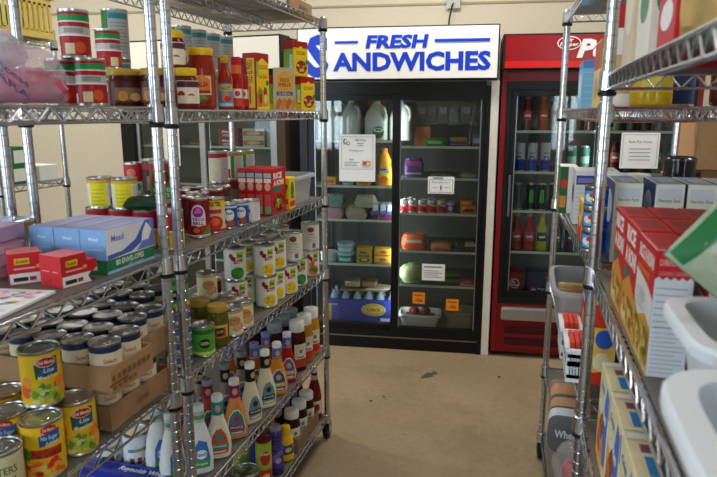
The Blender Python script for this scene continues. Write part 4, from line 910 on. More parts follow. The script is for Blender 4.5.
put('fr0', fruit(0), (-.888, .926, .8995), R(40), 'yellow mixed fruit can alone on top of the other fruit cans', 'can')
put('fr1', fruit(1), (-.928, .878, .787), R(10), 'yellow fruit can at the left edge of the picture, second row', 'can')
put('fr0', fruit(0), (-.922, .957, .787), R(0), 'yellow fruit can under the topmost one, second row farther back', 'can')
put('fr2', fruit(0), (-1.003, .945, .787), R(10), 'yellow and dark fruit can at the left edge behind the others', 'can')
cr2 = can(.0375, .092, 'd8cfa0', [('T', 'TASTERS', -.026, .052, .034, .066, '4c4c34', 0, .01), ('T', 'CREAM', -.02, .034, .03, .046, '6c6c54', 0, .01), ('R', -.03, .012, .034, .026, 'b8a878')], name='fruit_can')
put('cr2', cr2, (-.868, .792, .787), R(35), 'short can with cream label and dark lettering in the bottom left corner', 'can')
navy = can(.0325, .099, 'dcceb0', [('R', -.11, .0, .11, .03, 'c8b48c'), ('T', 'Select', -.004, .058, .024, .068, 'b8302c', .1, .01), ('R', -.006, .040, .024, .044, '8c8c84'), ('R', -.11, .080, .11, .094, '1f2f52')], name='soup_can')
pr = [('R', -.08, .020, -.02, .024, '6e4c2c')] + [('R', -.07 + k * .017, .028, -.060 + k * .017, .040, '7c5834') for k in range(8)] + [('R', -.07 + k * .017, .010, -.060 + k * .017, .018, '7c5834') for k in range(8)]
open_tray('cardboard_tray', 'lower cardboard tray of navy rimmed cans on the fourth shelf of the near left unit', -1.165, -.822, 1.028, 1.262, .787, .055, KRAFT, prints=[('R', -.02, .02, .02, .03, '8c6a44')])
for i in range(5):
    for j in range(3):
        put('navy', navy, (-.858 - .0665 * i, 1.068 + .0665 * j, .7905), R(35), 'navy rimmed can in the lower cardboard tray, %s from the aisle, %s row' % (ORD[i], ORD[j]), 'can', 'navy rimmed cans in the trays')
open_tray('cardboard_tray', 'upper cardboard tray of navy rimmed cans stacked on the lower one', -1.125, -.785, .992, 1.140, .8902, .058, KRAFT, prints=pr[:14])
for i in range(5):
    for j in range(2):
        put('navy', navy, (-.822 - .0662 * i, 1.031 + .0665 * j, .8935), R(35), 'navy rimmed can in the upper near tray, %s from the aisle, %s row' % (ORD[i], ORD[j]), 'can', 'navy rimmed cans in the trays')
open_tray('cardboard_tray', 'low cardboard tray behind the upper near tray of navy rimmed cans', -1.13, -.822, 1.144, 1.285, .8902, .058, KRAFT)
for i in range(4):
    for j in range(2):
        put('navy', navy, (-.861 - .0662 * i, 1.181 + .0665 * j, .8935), R(35), 'navy rimmed can in the upper far tray, %s from the aisle, %s row' % (ORD[i], ORD[j]), 'can', 'navy rimmed cans in the trays')
for i in range(3):
    for j in range(2):
        put('navy', navy, (-.965 - .0665 * i, 1.372 + .0665 * j, .785), R(35), 'navy rimmed can behind the posts, lower layer, %s from the aisle, %s row' % (ORD[i], ORD[j]), 'can', 'navy rimmed cans behind the posts')
        put('navy', navy, (-.965 - .0665 * i, 1.372 + .0665 * j, .884), R(35), 'navy rimmed can behind the posts, upper layer, %s from the aisle, %s row' % (ORD[i], ORD[j]), 'can', 'navy rimmed cans behind the posts')
rl = can(.0325, .108, '5c1820', [('R', -.1, .07, .1, .095, '7c1c28')], name='soup_can')
for k, (x, y) in enumerate([(-.99, .80), (-1.06, .86), (-1.08, .94), (-1.15, .90)]):
    put('rl', rl, (x, y, .787), R(30), 'dark red can at the left edge of the fourth shelf, %s from the viewer' % ORD[k], 'can', 'dark red cans at the left edge')

# envelope boxes, tape boxes, notebooks on the third shelf
envl = [('R', -.036, .0, .036, .028, '2c7a4c'), ('R', -.008, .006, .008, .020, 'e8ecf0'), ('E', 0, .062, .012, .005, 'd8e6f8')]
def env(base):
    return carton(.062, .165, .094, '9ab4e4', front=[('R', -.031, .0, .031, .030, '2c7a4c'), ('R', -.010, .008, .006, .024, 'e8ecf0'), ('R', -.031, .030, .031, .094, '86b4e8'), ('T', 'Mead', -.010, .070, .012, .078, 'dce8f8', 0, .02), ('R', -.020, .050, .020, .053, 'b4cef0')],
        right=[('R', -.0825, .0, .0825, .030, '2c7a4c'), ('R', -.0825, .0, .0825, .006, '9cbce8'), ('R', -.0825, .030, .0825, .094, 'e6e8ee'), ('P', [(-.08, .030), (.0, .034), (.04, .050), (.07, .094), (.05, .094), (.015, .058), (-.03, .042), (-.08, .040)], '4a68c0'), ('P', [(.015, .032), (.0825, .032), (.0825, .094), (.068, .094), (.048, .055)], '6c88d4'), ('P', [(.035, .050), (.06, .050), (.075, .070), (.056, .090), (.040, .070)], 'eef0f4'),
               ('T', 'Mead', -.065, .066, -.025, .080, '5c74c8', 0, .02), ('T', '80 ENVELOPES', -.055, .014, .04, .026, 'e8f0e8', 0, .02), ('T', '#10 Security', -.015, .004, .04, .011, 'd0e0d4', 0, .0)],
        top=[('R', -.029, .004, .029, .16, '8a8ec4'), ('R', .012, .004, .026, .16, '9ea4d4')], name='envelope_box')
for k in range(3):
    put('env', env(0), (-.8565 - .0635 * k, 1.150, 1.12), R(-1.5), 'blue and white envelope box with green base band, %s from the aisle' % ORD[k], 'box', 'envelope boxes')
def tape():
    t = root('tape_box'); w, d, h = .062, .082, .062
    g = G(); rc = M('c8202a', .35)
    pts = [(-d / 2, 0), (d / 2 - .014, 0), (d / 2 - .022, .014), (d / 2, .028), (d / 2, .045), (d / 2 - .024, .045), (d / 2 - .024, h), (-d / 2, h)]
    g.prism(pts, -w / 2, w / 2, rc, 'x')
    decal(g, [('P', [(-d / 2 + .001, .001), (d / 2 - .016, .001), (d / 2 - .023, .014), (d / 2 - .016, .022), (-d / 2 + .001, .022)], 'e6e6e8'), ('R', -.034, .006, -.008, .014, '3a1c1c'), ('R', -.006, .006, .006, .014, 'b8202a'), ('R', -.030, .040, -.004, .052, 'e0c020'), ('T', 'Scotch', -.028, .0425, -.006, .0495, '1c3c2c', .1, .03), ('R', -.032, .030, .006, .033, 'e8b8b8'), ('E', .012, .034, .005, .004, 'e8a43c')], lambda u, v, o: (w / 2 + o, u, v), step=0)
    decal(g, [('R', -.024, .030, -.004, .032, 'e89898'), ('R', .006, .030, .022, .032, 'e89898'), ('R', -.008, .010, .0, .014, '8c141c')], face('front', w, d, h), step=0)
    g.build('carton', t)
    g = G(); g.tube((-.018, d / 2 - .030, .046), (.018, d / 2 - .030, .046), .016, M('b8bcc0', .15, 0, .02, alpha=.7), 20)
    g.build('tape_roll', t); return t
put('tape', tape, (-.865, 1.000, 1.12), R(-12), 'red and white tape box, right one in front of the envelope boxes', 'box')
put('tape', tape, (-.955, .998, 1.12), R(-42), 'red and white tape box, left one turned sideways to the viewer', 'box')
g = G(); g.box(-.11, .11, -.075, .075, 0, .006, M('e2e0e6', .5), .001)
decal(g, blobs(21, 70, -.10, .10, .008, .142, .009, ['e8c8d4', 'c8d8ec', 'f0e4b8', 'd4c4e8', 'd8e8d0', 'e8a8b8']), face('top', .22, .15, .006), step=0)
o = g.build('note_pad', loc=(-.935, .838, 1.12), rz=R(8)); tag(o, 'pale pad with pastel dotted cover lying flat at the left edge of the third shelf', 'pad')
nb = carton(.16, .11, .022, 'c88aa8', front=[('R', -.07, .004, .07, .018, 'b8587c')], right=[('R', -.05, .004, .05, .018, 'd8a8bc')], name='notebook_pack')
for k in range(3): put('nb', nb, (-1.10, 1.005, 1.12 + .0228 * k), R(4 - 3 * k), 'pink notebook pack at the left edge of the third shelf, %s from the bottom' % ORD[k], 'notebook', 'pink notebook packs')
nb2 = carton(.13, .14, .03, 'c0a4c8', front=[('R', -.05, .006, .05, .022, 'd8c4dc')], name='notebook_pack')
put('nb2', nb2, (-1.10, 1.008, 1.12 + .0691), R(6), 'mauve pack lying on top of the pink notebook packs', 'notebook')
bin_('foil_tray', 'shiny silver tray behind the envelope boxes', 'tray', -1.205, -1.12, 1.06, 1.215, 1.12, .085, M('c4c8d0', .2, .9), rim=.006)
pouch('snack_pouch', 'dark green packet lying on the cans behind the envelope boxes', 'packet', .09, .05, .03, (-.925, 1.335, 1.222), (R(-80), 0, R(20)), M('1c3a24', .3, 0, .2), seed=4)

# ragged plastic bag with party goods at the near left, second shelf
def lump(name, seed, sx, sy, sz, mat, parent=None, loc=(0, 0, 0), sub=4, amp=.18):
    bm = bmesh.new(); bmesh.ops.create_icosphere(bm, subdivisions=sub, radius=1)
    from mathutils import noise as N
    for v in bm.verts:
        n = N.noise(v.co * 1.7 + Vector((seed, 0, 0))) * amp + N.noise(v.co * 4.5 + Vector((0, seed, 0))) * amp * .45 + N.ridged_multi_fractal(v.co * 2.2 + Vector((0, 0, seed)), 1, 2, 3, 1, 2) * amp * .15
        c = v.co * (1 + n); v.co = (c.x * sx, c.y * sy, max(c.z, -.72) * sz)
    mz = min(v.co.z for v in bm.verts)
    for v in bm.verts: v.co.z -= mz
    g = G(); g.bm(bm, mat, True); return g.build(name, parent, loc)
t = root('plastic_bag', (-.935, .985, 1.466), R(20)); tag(t, 'crumpled plastic bag of pink and lilac party goods beside the red cans', 'bag')
lump('bag_film', 3, .10, .07, .060, film_mat('c4b4c4', .38, .12), t, (-.01, 0, 0), amp=.3)
lump('pink_bundle', 8, .07, .045, .036, M('b8485c', .4, 0, .3, bump=.4), t, (.02, 0, .003))
lump('grey_bundle', 11, .05, .045, .035, M('6c6878', .35, 0, .4, bump=.4), t, (-.045, 0, .003))
lump('lilac_bundle', 5, .055, .045, .040, M('c8b4e0', .35, 0, .5, bump=.4, scale=30), t, (-.035, 0, .066))
g = G()
for a, s_, z in ((-.3, 'TIARA', .040), (-.3, 'Princess', .062)):
    decal(g, [('T', s_, -.045, 0, .045, .014, '4a3a6c', 0, .02)], lambda u, v, o: (u * .8 + .02, -.078 + abs(u) * .15, z - .005 + v * .9 - u * .7), step=0)
g.build('bag_print', t)

# small far rack with yellow crate against the left part of the back wall
wire_rack('small chrome wire rack standing far back at the left by the beige wall', -3.10, -2.30, 2.28, 2.70, [1.80, 1.12, .50], 1.85, {1}, pitch=.06, casters=False)
t = root('plastic_crate', (-2.46, 2.53, 1.80)); tag(t, 'yellow slotted plastic crate on top of the small far rack', 'crate')
ycm = M('dcc468', .4, 0, .04)
g = G(); a, b2, hh = .19, .14, .19
g.box(-a, a, -b2, b2, 0, .006, ycm)
for s_ in (-1, 1):
    for z0, z1 in ((0, .035), (hh - .04, hh)):
        g.box(-a, a, s_ * b2 - .003, s_ * b2 + .003, z0, z1, ycm); g.box(s_ * a - .003, s_ * a + .003, -b2, b2, z0, z1, ycm)
    for k in range(13): x = -a + .015 + k * (2 * a - .03) / 12; g.box(x - .008, x + .008, s_ * b2 - .003, s_ * b2 + .003, .03, hh - .03, ycm)
    for k in range(9): y = -b2 + .015 + k * (2 * b2 - .03) / 8; g.box(s_ * a - .003, s_ * a + .003, y - .008, y + .008, .03, hh - .03, ycm)
    g.box(-a - .012, a + .012, s_ * (b2 + .006) - .009, s_ * (b2 + .006) + .009, hh - .006, hh, ycm); g.box(s_ * (a + .006) - .009, s_ * (a + .006) + .009, -b2, b2, hh - .006, hh, ycm)
g.build('crate_wall', t)
lump('party_pack', 12, .13, .09, .09, M('2c5c4c', .5, 0, .5, bump=.5), None, (-2.46, 2.53, 1.808)); tag(bpy.data.objects['party_pack'], 'dark green bundle inside the yellow crate', 'bundle')
gp = carton(.17, .12, .085, '2f6b48', front=[('E', .02, .045, .035, .026, '8fc49a'), ('R', -.08, .005, -.03, .08, '1c4a34'), ('T', 'Fresh', .0, .038, .045, .052, 'e6f0e8', .1, .02)], right=[('R', -.05, .01, .05, .07, 'dfe4dc')], name='tissue_box')
wp = carton(.13, .12, .075, 'dbe0dc', front=[('E', 0, .04, .03, .02, '5c9c6c'), ('R', -.05, .01, .05, .018, '5c9c6c')], name='tissue_box')
put('gp', gp, (-2.42, 2.45, 1.12), 0, 'lower green box on the middle deck of the small far rack, near its corner post', 'box')
put('gp', gp, (-2.42, 2.45, 1.2065), R(4), 'upper green box stacked on the small far rack', 'box')
put('wp', wp, (-2.38, 2.60, 1.12), R(0), 'white box with green oval behind the green boxes on the small far rack', 'box')
put('gp', gp, (-2.65, 2.45, 1.12), R(-4), 'green box farther left on the small far rack, lower', 'box')
put('wp', wp, (-2.65, 2.45, 1.2065), R(-4), 'white box stacked on the green one farther left on the small far rack', 'box')

# ================================================================== FAR RIGHT UNIT
def simple(w, d, h, base, f, l, name='food_box', t=()): return carton(w, d, h, base, front=f, left=l, top=t, name=name)
x_ = xat(584, 2.15, 1.55)
put('bluebx', simple(.046, .17, .148, '7fb6dc', [('R', -.023, .124, .023, .148, '4f86b8')] + [('R', -.021, .01 + k * .02, .021, .012 + k * .02, '9cc8e4') for k in range(6)], [('R', -.08, .124, .08, .148, '4f86b8'), ('E', 0, .07, .05, .04, 'c8e0f0')], 'cereal_box'), (x_ + .018, 2.235, 1.465), 0, 'light blue box standing at the far end of the upper right shelf', 'box')
x_ = xat(595.5, 1.78, 1.55)
put('mbx', simple(.036, .15, .175, 'dcc27a', [('T', 'M', -.012, .105, .012, .130, 'b8302c', 0, .02), ('R', -.011, .078, .012, .090, 'd8301c'), ('R', -.018, .150, .018, .175, 'b8781c'), ('E', 0, .04, .013, .022, 'c89a54'), ('R', -.018, .10, -.014, .16, '8a9a3c')], [('R', -.07, .1, .07, .17, 'b8281c'), ('E', 0, .05, .05, .03, 'c89a54')], 'cereal_box'), (x_ + .028, 1.86, 1.465), 0, 'tan box with a red letter M on the upper right shelf', 'box')
put('redbx', simple(.05, .15, .235, 'a81820', [('R', -.025, .0, .025, .18, 'd8d4cc'), ('R', -.02, .03, .02, .12, 'b89c7c')], [('R', -.07, .02, .07, .1, 'd8c8a0')], 'cereal_box'), (.205, 1.70, 1.465), 0, 'tall red box just behind the near right posts on the upper shelf', 'box')
oil = jar(.046, .15, 'c8a41c', 'c8b83c', [('R', -.02, .04, .02, .11, 'd8c84c')], (.03, .13), 'd4b42c', name='oil_bottle', neck=.5, lidh=.02)
for k, x in enumerate([.268]):
    put('oil', oil, (x, 1.60, 1.465), R(-10), 'yellow cooking oil bottle seen under the top right shelf, %s from the aisle' % ORD[k], 'bottle', 'yellow oil bottles')
drkb = jar(.036, .15, '4a1410', '3a1010', [('R', -.02, .04, .02, .10, '6c2018')], (.03, .11), '5c1812', name='sauce_bottle', neck=.55, lidh=.02)
for k, x in enumerate([.40, .49]):
    put('drk%d' % k, drkb, (x + .01 - .01 * k, 1.53 + .09 * k, 1.465), 0, ['dark red bottle seen under the top right shelf next to the oil', 'dark red bottle seen under the top right shelf by the right edge'][k], 'bottle')
put('bluec', can(.037, .14, '2c3c6c', [('R', -.1, .05, .1, .09, '4a5c94')], name='food_can'), (.345, 1.70, 1.465), 0, 'dark blue can seen between the oil bottles and the dark red bottles', 'can')
# third shelf
x_ = xat(567, 2.20, 1.2) + .004
put('gwbx', simple(.056, .13, .158, 'd8d8d0', [('R', -.028, .0, -.002, .158, '2c5a34'), ('R', -.026, .02, -.006, .06, 'c8843c'), ('E', -.014, .10, .01, .016, 'c8301c'), ('R', .004, .02, .024, .14, 'dcdcd6')] + lines(.006, .022, .03, .12, 8, '9a9ca0', .0016), [('R', -.06, 0, .06, .158, '2f6438'), ('E', 0, .10, .04, .02, 'c8301c'), ('E', 0, .04, .04, .026, 'd8923c')], 'food_box'), (x_, 2.265, 1.115), 0, 'green and white box farthest along the middle right shelf', 'box')
wbx = simple(.062, .13, .165, 'd6d8da', [('R', -.028, .122, .028, .150, '3a3f8c'), ('R', -.024, .128, .020, .142, '7a7cb8')] + lines(-.026, .024, .02, .11, 8, 'a8acb4', .0018), [('R', -.06, .0, .06, .165, 'c8ccd4'), ('E', 0, .09, .04, .03, '3a4a9c')], 'food_box', [('R', -.028, .006, .028, .12, 'c4c8cc')])
put('wbx', wbx, (xat(577.5, 1.98, 1.2) + .022, 2.05, 1.115), 0, 'white box with navy patch on the middle right shelf, next to the green one', 'box')
put('wbx', wbx, (xat(590, 1.98, 1.2) + .046, 2.05, 1.115), 0, 'white box with navy patch on the middle right shelf, by the near posts', 'box')
put('yrb', simple(.042, .12, .10, 'e0b42c', [('R', -.02, .0, .02, .06, 'c8281c'), ('E', 0, .035, .014, .02, 'e8c88c')], [('R', -.055, .0, .055, .05, 'c8281c'), ('E', 0, .055, .03, .03, 'e8d08c'), ('T', 'Mix', -.03, .06, .02, .085, '8c1c1c', .1, .02)], 'mix_box'), (.170, 1.80, 1.115), 0, 'small yellow and red box on the middle right shelf in front of the blue cans', 'box')
bc = can(.0305, .054, '1c3c94', [('R', -.020, .010, .026, .042, '4a9ad0'), ('E', .0, .026, .018, .010, 'e0e4e8'), ('E', .004, .032, .009, .006, 'c82c2c'), ('E', .01, .018, .012, .006, 'd8c84c')], name='fish_can', lid=M('b89a5c', .3, 1.0), lab=(.003, .003))
for k in range(3): put('bc', bc, (.170, 1.61, 1.115 + .054 * k), R(-35), 'blue can with gold lid in the stack by the right posts, ' + ['bottom', 'middle', 'top'][k] + ' one', 'can', 'stack of blue gold lidded cans')
# white and blue boxes, jars behind
wb2 = simple(.058, .17, .182, 'd9d8c4', [('R', -.024, .150, .024, .172, 'c4c8d0'), ('T', 'Nutrition Facts', -.022, .142, .022, .150, '4a5068', 0, .01), ('R', -.024, .120, .024, .128, '5c6c94'), ('R', -.024, .102, .024, .105, '5c6c94')] + lines(-.022, .022, .02, .09, 8, '8a8ea0', .0016), [('R', -.08, .0, .08, .182, '26407c'), ('E', 0, .12, .05, .04, 'c8d0dc')], 'food_box', [('R', -.026, .004, .026, .165, '7c8ea8'), ('R', -.012, .03, .02, .11, 'aab4c0')])
for k, x in enumerate([.222, .306, .370, .434, .498]):
    put('wb2', wb2, (x, 1.568, 1.115), 0, 'cream and blue box behind the red rice boxes, %s from the aisle' % ORD[k], 'box', 'cream and blue boxes behind the rice boxes')
wjar = jar(.03, .18, '2a2c2c', 'd8dad8', [('R', -.03, .12, .03, .135, '9a9c9c')], (.03, .15), '3a3c3c', name='spice_jar', neck=1.0, lidh=.025)
put('wjar', wjar, (xat(613, 1.75, 1.25), 1.75, 1.115), 0, 'dark jar with pale lid in front of the framed notice, left one', 'jar')
put('wjar', wjar, (xat(636, 1.75, 1.25), 1.75, 1.115), 0, 'dark jar with pale lid in front of the framed notice, right one', 'jar')
gj = root('glass_canister', (xat(678, 1.95, 1.25), 1.95, 1.115)); tag(gj, 'dark smoked glass canister behind the cream and blue boxes', 'canister')
g = G(); g.lathe([(.036, 0), (.040, .004), (.042, .20), (.040, .212), (.036, .214), (.038, .20), (.036, .008)], M('1c1a22', .08, 0, .05, alpha=.85), 28); g.build('canister_body', gj)
g = G(); g.lathe([(.0405, .200), (.0435, .203), (.0435, .209), (.0405, .212)], M('55555c', .15, .8), 28); g.build('canister_rim', gj)

# bins and baskets on the fourth and fifth shelves
CLW = M('b8bcc0', .35, 0, .02, alpha=.42)
bin_('clear_storage_bin', 'grey translucent bin of snack packets on the fourth right shelf', 'bin', .092, .37, 1.88, 2.25, .775, .145, CLW, rim=.012, rz=R(0))
for k, (x, y, rx, c_) in enumerate([(.17, 1.965, 0, 'a8885c'), (.17, 2.045, 0, '8c6a40'), (.17, 2.125, 0, 'b89a6c'), (.29, 2.0, 0, 'c8a87c')]):
    pouch('snack_pouch', 'brown snack packet in the grey bin on the fourth right shelf, ' + ['nearest the viewer', 'in the middle', 'at the far side', 'at the right side'][k], 'packet', .095, .10, .03, (x, y, .790), (R(-20), R(rx), R(0)), M(c_, .35, 0, .15), [('R', -.035, .03, .035, .075, '3c2c20'), ('E', 0, .05, .02, .014, 'e0d0a8')], 'c8b898', seed=k)
def basket(label, x, y, w, d, h, z):
    t = root('slotted_basket', (x, y, z)); tag(t, label, 'basket', 'white slotted baskets'); m_ = M('dfe3e8', .4, 0, .02)
    g = G(); g.box(-w / 2, w / 2, -d / 2, d / 2, 0, .004, m_)
    for s_ in (-1, 1):
        for z0, z1 in ((0, .02), (h * .5, h * .5 + .014), (h - .02, h)):
            g.box(-w / 2, w / 2, s_ * d / 2 - .002, s_ * d / 2 + .002, z0, z1, m_); g.box(s_ * w / 2 - .002, s_ * w / 2 + .002, -d / 2, d / 2, z0, z1, m_)
        n = 6
        for k in range(n + 1):
            x2 = -w / 2 + .004 + k * (w - .008) / n; g.box(x2 - .005, x2 + .005, s_ * d / 2 - .002, s_ * d / 2 + .002, .01, h - .01, m_)
            y2 = -d / 2 + .004 + k * (d - .008) / n; g.box(s_ * w / 2 - .002, s_ * w / 2 + .002, y2 - .005, y2 + .005, .01, h - .01, m_)
    g.build('basket_wall', t)
    g = G()
    for s_ in (-1, 1): g.box(-w / 2 - .006, w / 2 + .006, s_ * d / 2 - .006, s_ * d / 2 + .006, h - .004, h + .003, m_, .001); g.box(s_ * w / 2 - .006, s_ * w / 2 + .006, -d / 2, d / 2, h - .004, h + .003, m_, .001)
    g.build('rim', t); return t
basket('white slotted basket behind the clear bin end, farther from the viewer', .143, 1.795, .050, .140, .085, .7758)
basket('white slotted basket by the right posts, nearer the viewer', .149, 1.640, .050, .135, .085, .7758)
cnd = carton(.0110, .10, .095, 'c8382c', left=[('E', 0, .06, .04, .03, 'e8d8a8')], name='candy_box')
for k in range(3):
    put('cnd', cnd, (.130 + .0130 * k, 1.795, .7808), 0, 'thin red box inside the farther white basket, %s from the aisle' % ORD[k], 'box', 'red boxes in the white baskets')
    put('cnd', cnd, (.136 + .0130 * k, 1.640, .7808), 0, 'thin red box inside the nearer white basket, %s from the aisle' % ORD[k], 'box', 'red boxes in the white baskets')
snk = lambda s_, a, b2, c_: carton(.055, .14, .245, a, front=[('R', -.026, .15, .026, .21, b2), ('E', 0, .12, .022, .025, c_), ('E', -.004, .06, .02, .025, 'e8d8b0'), ('P', [(-.026, .0), (.026, .0), (.026, .04), (-.026, .03)], b2)], left=[('P', [(-.065, .14), (.065, .16), (.065, .21), (-.065, .21)], b2), ('E', 0, .10, .045, .035, c_), ('E', .02, .045, .045, .03, 'e8d8b0'), ('T', 'Snack', -.05, .155, .04, .18, 'f0e8d8', .1, .03)], top=[('R', -.02, .02, .02, .12, b2)], name='snack_box')
put('snkA', snk(1, 'b8242c', '3c4cb0', 'e88a2c'), (.204, 1.80, .775), 0, 'red and blue snack box beside the white baskets, farthest of the three', 'box')
put('snkB', snk(2, 'd8b44c', 'c8341c', '2c5ab8'), (.209, 1.645, .775), 0, 'yellow and red snack box beside the white baskets', 'box')
put('snkC', snk(3, 'd8701c', 'e8c83c', '7a2c8c'), (.266, 1.80, .775), 0, 'orange and yellow snack box behind the red and blue one', 'box')
gb = carton(.075, .14, .28, '151c44', front=[('R', -.037, .14, .037, .21, 'b8541c'), ('T', 'G', -.030, .148, -.002, .200, 'e0b89c', .1, .02)], left=[('R', -.07, .14, .07, .21, 'b8541c'), ('T', 'G', -.05, .150, -.01, .200, 'e0b89c', .1, .02), ('R', -.04, .05, .04, .10, 'b84a2c')], name='cracker_box')
put('gb', gb, (.285, 1.64, .775), 0, 'dark navy box with orange band behind the right posts', 'box')
put('gb', gb, (.370, 1.64, .775), 0, 'second dark navy box with orange band, to the right of the first', 'box')
# bread and fruit bag on the bottom deck
t = root('bread_loaf', (.168, 2.0, .41), R(-3)); tag(t, 'loaf of wheat bread in a clear bag lying on the fifth right shelf', 'bread')
def lie(g):   # turn a standing loft to lie along y, resting on the deck
    zc = min(v[0] for v in g.v); g.v = [(v[1], -v[2], v[0] - zc) for v in g.v]; return g
g = G(); g.loft([(-.135, .052, .050, 4), (-.127, .058, .056, 4), (.127, .058, .056, 4), (.135, .052, .050, 4)], M('b07a44', .8, 0, .1, bump=.3), 28)
g.v = [(v[1], -v[2], v[0] + .062) for v in g.v]; g.build('loaf', t)
g = G()
for z0, z1, e_, c_ in ((.055, .137, .0600, '16181c'), (.072, .125, .0606, 'c8ccd8'), (-.035, -.015, .0600, '16181c')): g.loft([(z0, e_, e_ - .002, 4), (z1, e_, e_ - .002, 4)], M(c_, .35), 28)
g.v = [(v[1], -v[2], v[0] + .062) for v in g.v]
decal(g, [('T', 'Natural', -.118, .088, -.076, .100, '2a3a6c', .1, .01), ('T', 'Wheat', -.118, .052, -.072, .078, '20284c', 0, .03)], lambda u, v, o: (-.0610 - o, u, v), step=0)
decal(g, [('T', 'Wheat', -.036, .052, .036, .078, 'c8ccd8', 0, .03)], lambda u, v, o: (u, -.1380, v), step=0)
g.build('bread_label', t)
g = G(); g.loft([(-.15, .052, .05, 4), (-.14, .0645, .062, 4), (.14, .0645, .062, 4), (.165, .050, .05, 3), (.185, .014, .016, 2), (.215, .034, .012, 2)], film_mat('d8d8d4', .16, .08), 28)
g.v = [(v[1], v[2], v[0] + .0665) for v in g.v]; g.build('clear_bag', t)
t = root('fruit_bag', (.200, 1.74, .411), 0); tag(t, 'clear bag with red fruit nearer the viewer than the bread', 'bag')
lump('clear_film', 9, .08, .085, .06, film_mat('d0d0d0', .22, .08), t, amp=.25)
rd = random.Random(4)
for k, (x, y, z) in enumerate([(-.03, -.03, .034), (.03, -.025, .034), (0, .03, .034), (.0, -.01, .078)]):
    g = G(); g.lathe([(.0005, -.026), (.012, -.030), (.026, -.018), (.032, .002), (.027, .020), (.014, .029), (.003, .024)], M('a8141c', .3, 0, .15), 20); a = g.build('red_fruit', t, (x, y, z))
    g = G(); g.tube((x, y, z + .022), (x + .004, y, z + .034), .0016, M('4a3018')); g.build('fruit_stem', t)

# cardboard boxes beyond the far right unit
kb = carton(.42, .40, .40, 'a5805a', front=[('R', -.21, .19, .21, .21, 'b8925f')], right=[('R', -.2, .19, .2, .21, 'b8925f')], left=[('R', -.2, .19, .2, .21, 'b8925f')], name='cardboard_box')
for k in range(3): put('kb', kb, (.80, 2.72, .4007 * k), R(2 * k - 2), 'brown cardboard box in the stack right of the shelving, %s from the floor' % ORD[k], 'box', 'stack of cardboard boxes')
t = root('cardboard_box', (.79, 2.70, 1.2021)); tag(t, 'brown cardboard box on top of the stack at the right edge, flaps opened underneath', 'box')
g = G(); g.box(-.20, .20, -.19, .19, .045, .215, KRAFT, .002); g.build('carton', t)
g = G(); g.box(-.17, .17, -.16, .16, 0, .045, M('8c6a46', .85)); g.prism([(-.24, 0), (-.17, .045), (-.17, .048), (-.245, .003)], -.18, .18, M('8c6a46', .85), 'y'); g.prism([(-.24, .018), (-.19, .045), (-.19, .049), (-.245, .021)], -.19, .10, KRAFT, 'y'); g.build('box_flap', t)

# ================================================================== NEAR RIGHT UNIT
# boxes and bags on the upper deck
put('tanbag', simple(.05, .12, .26, 'cbb89c', [('R', -.02, .06, .02, .2, 'd8cbb4')], [('E', 0, .12, .045, .06, 'dcd0b8')], 'food_box'), (.192, 1.285, 1.53), 0, 'tan box beside the post on the upper deck of the near right unit', 'box')
put('gwb', simple(.05, .12, .24, 'd6d4c4', [('E', 0, .09, .018, .03, '4a7a5c'), ('R', -.02, .15, .02, .2, 'c8c0a8')], [('E', 0, .09, .04, .03, '3c7a5c'), ('R', -.05, .15, .05, .2, 'b8b09c')], 'food_box'), (.192, 1.12, 1.53), 0, 'pale box with green patch on the upper deck of the near right unit', 'box')
put('rw', simple(.045, .115, .22, 'b81c24', [('R', -.0225, .085, .0225, .22, 'd8d8e0'), ('E', 0, .055, .018, .010, 'd8dce8'), ('R', -.0225, .078, .0225, .085, 'e0c02c'), ('E', 0, .026, .014, .018, 'c8905c'), ('R', -.012, .12, .012, .15, '6c74a8')], [('R', -.05, .085, .05, .22, 'd0d0d8'), ('E', 0, .05, .04, .02, 'e0dce0')], 'food_box'), (.195, .965, 1.53), 0, 'red and white box in the middle of the upper deck of the near right unit', 'box')
for k, (y, c_) in enumerate([(.80, 'c8a468'), (.69, 'c89c5c'), (.57, 'b8946c')]):
    pouch('snack_pouch', 'tan food bag on the upper deck at the top right corner, %s from the middle' % ORD[k], 'bag', .10, .22, .07, (.205 + .015 * k, y, 1.53), (0, 0, R(-35)), M(c_, .35, 0, .2, scale=25), [('R', -.03, .05, .03, .14, ['d8c49c', 'd0b88c', 'c8302c'][k]), ('E', 0, .10, .02, .025, ['9a8a5c', '8a9a5c', 'e0d0b0'][k])], seed=20 + k)
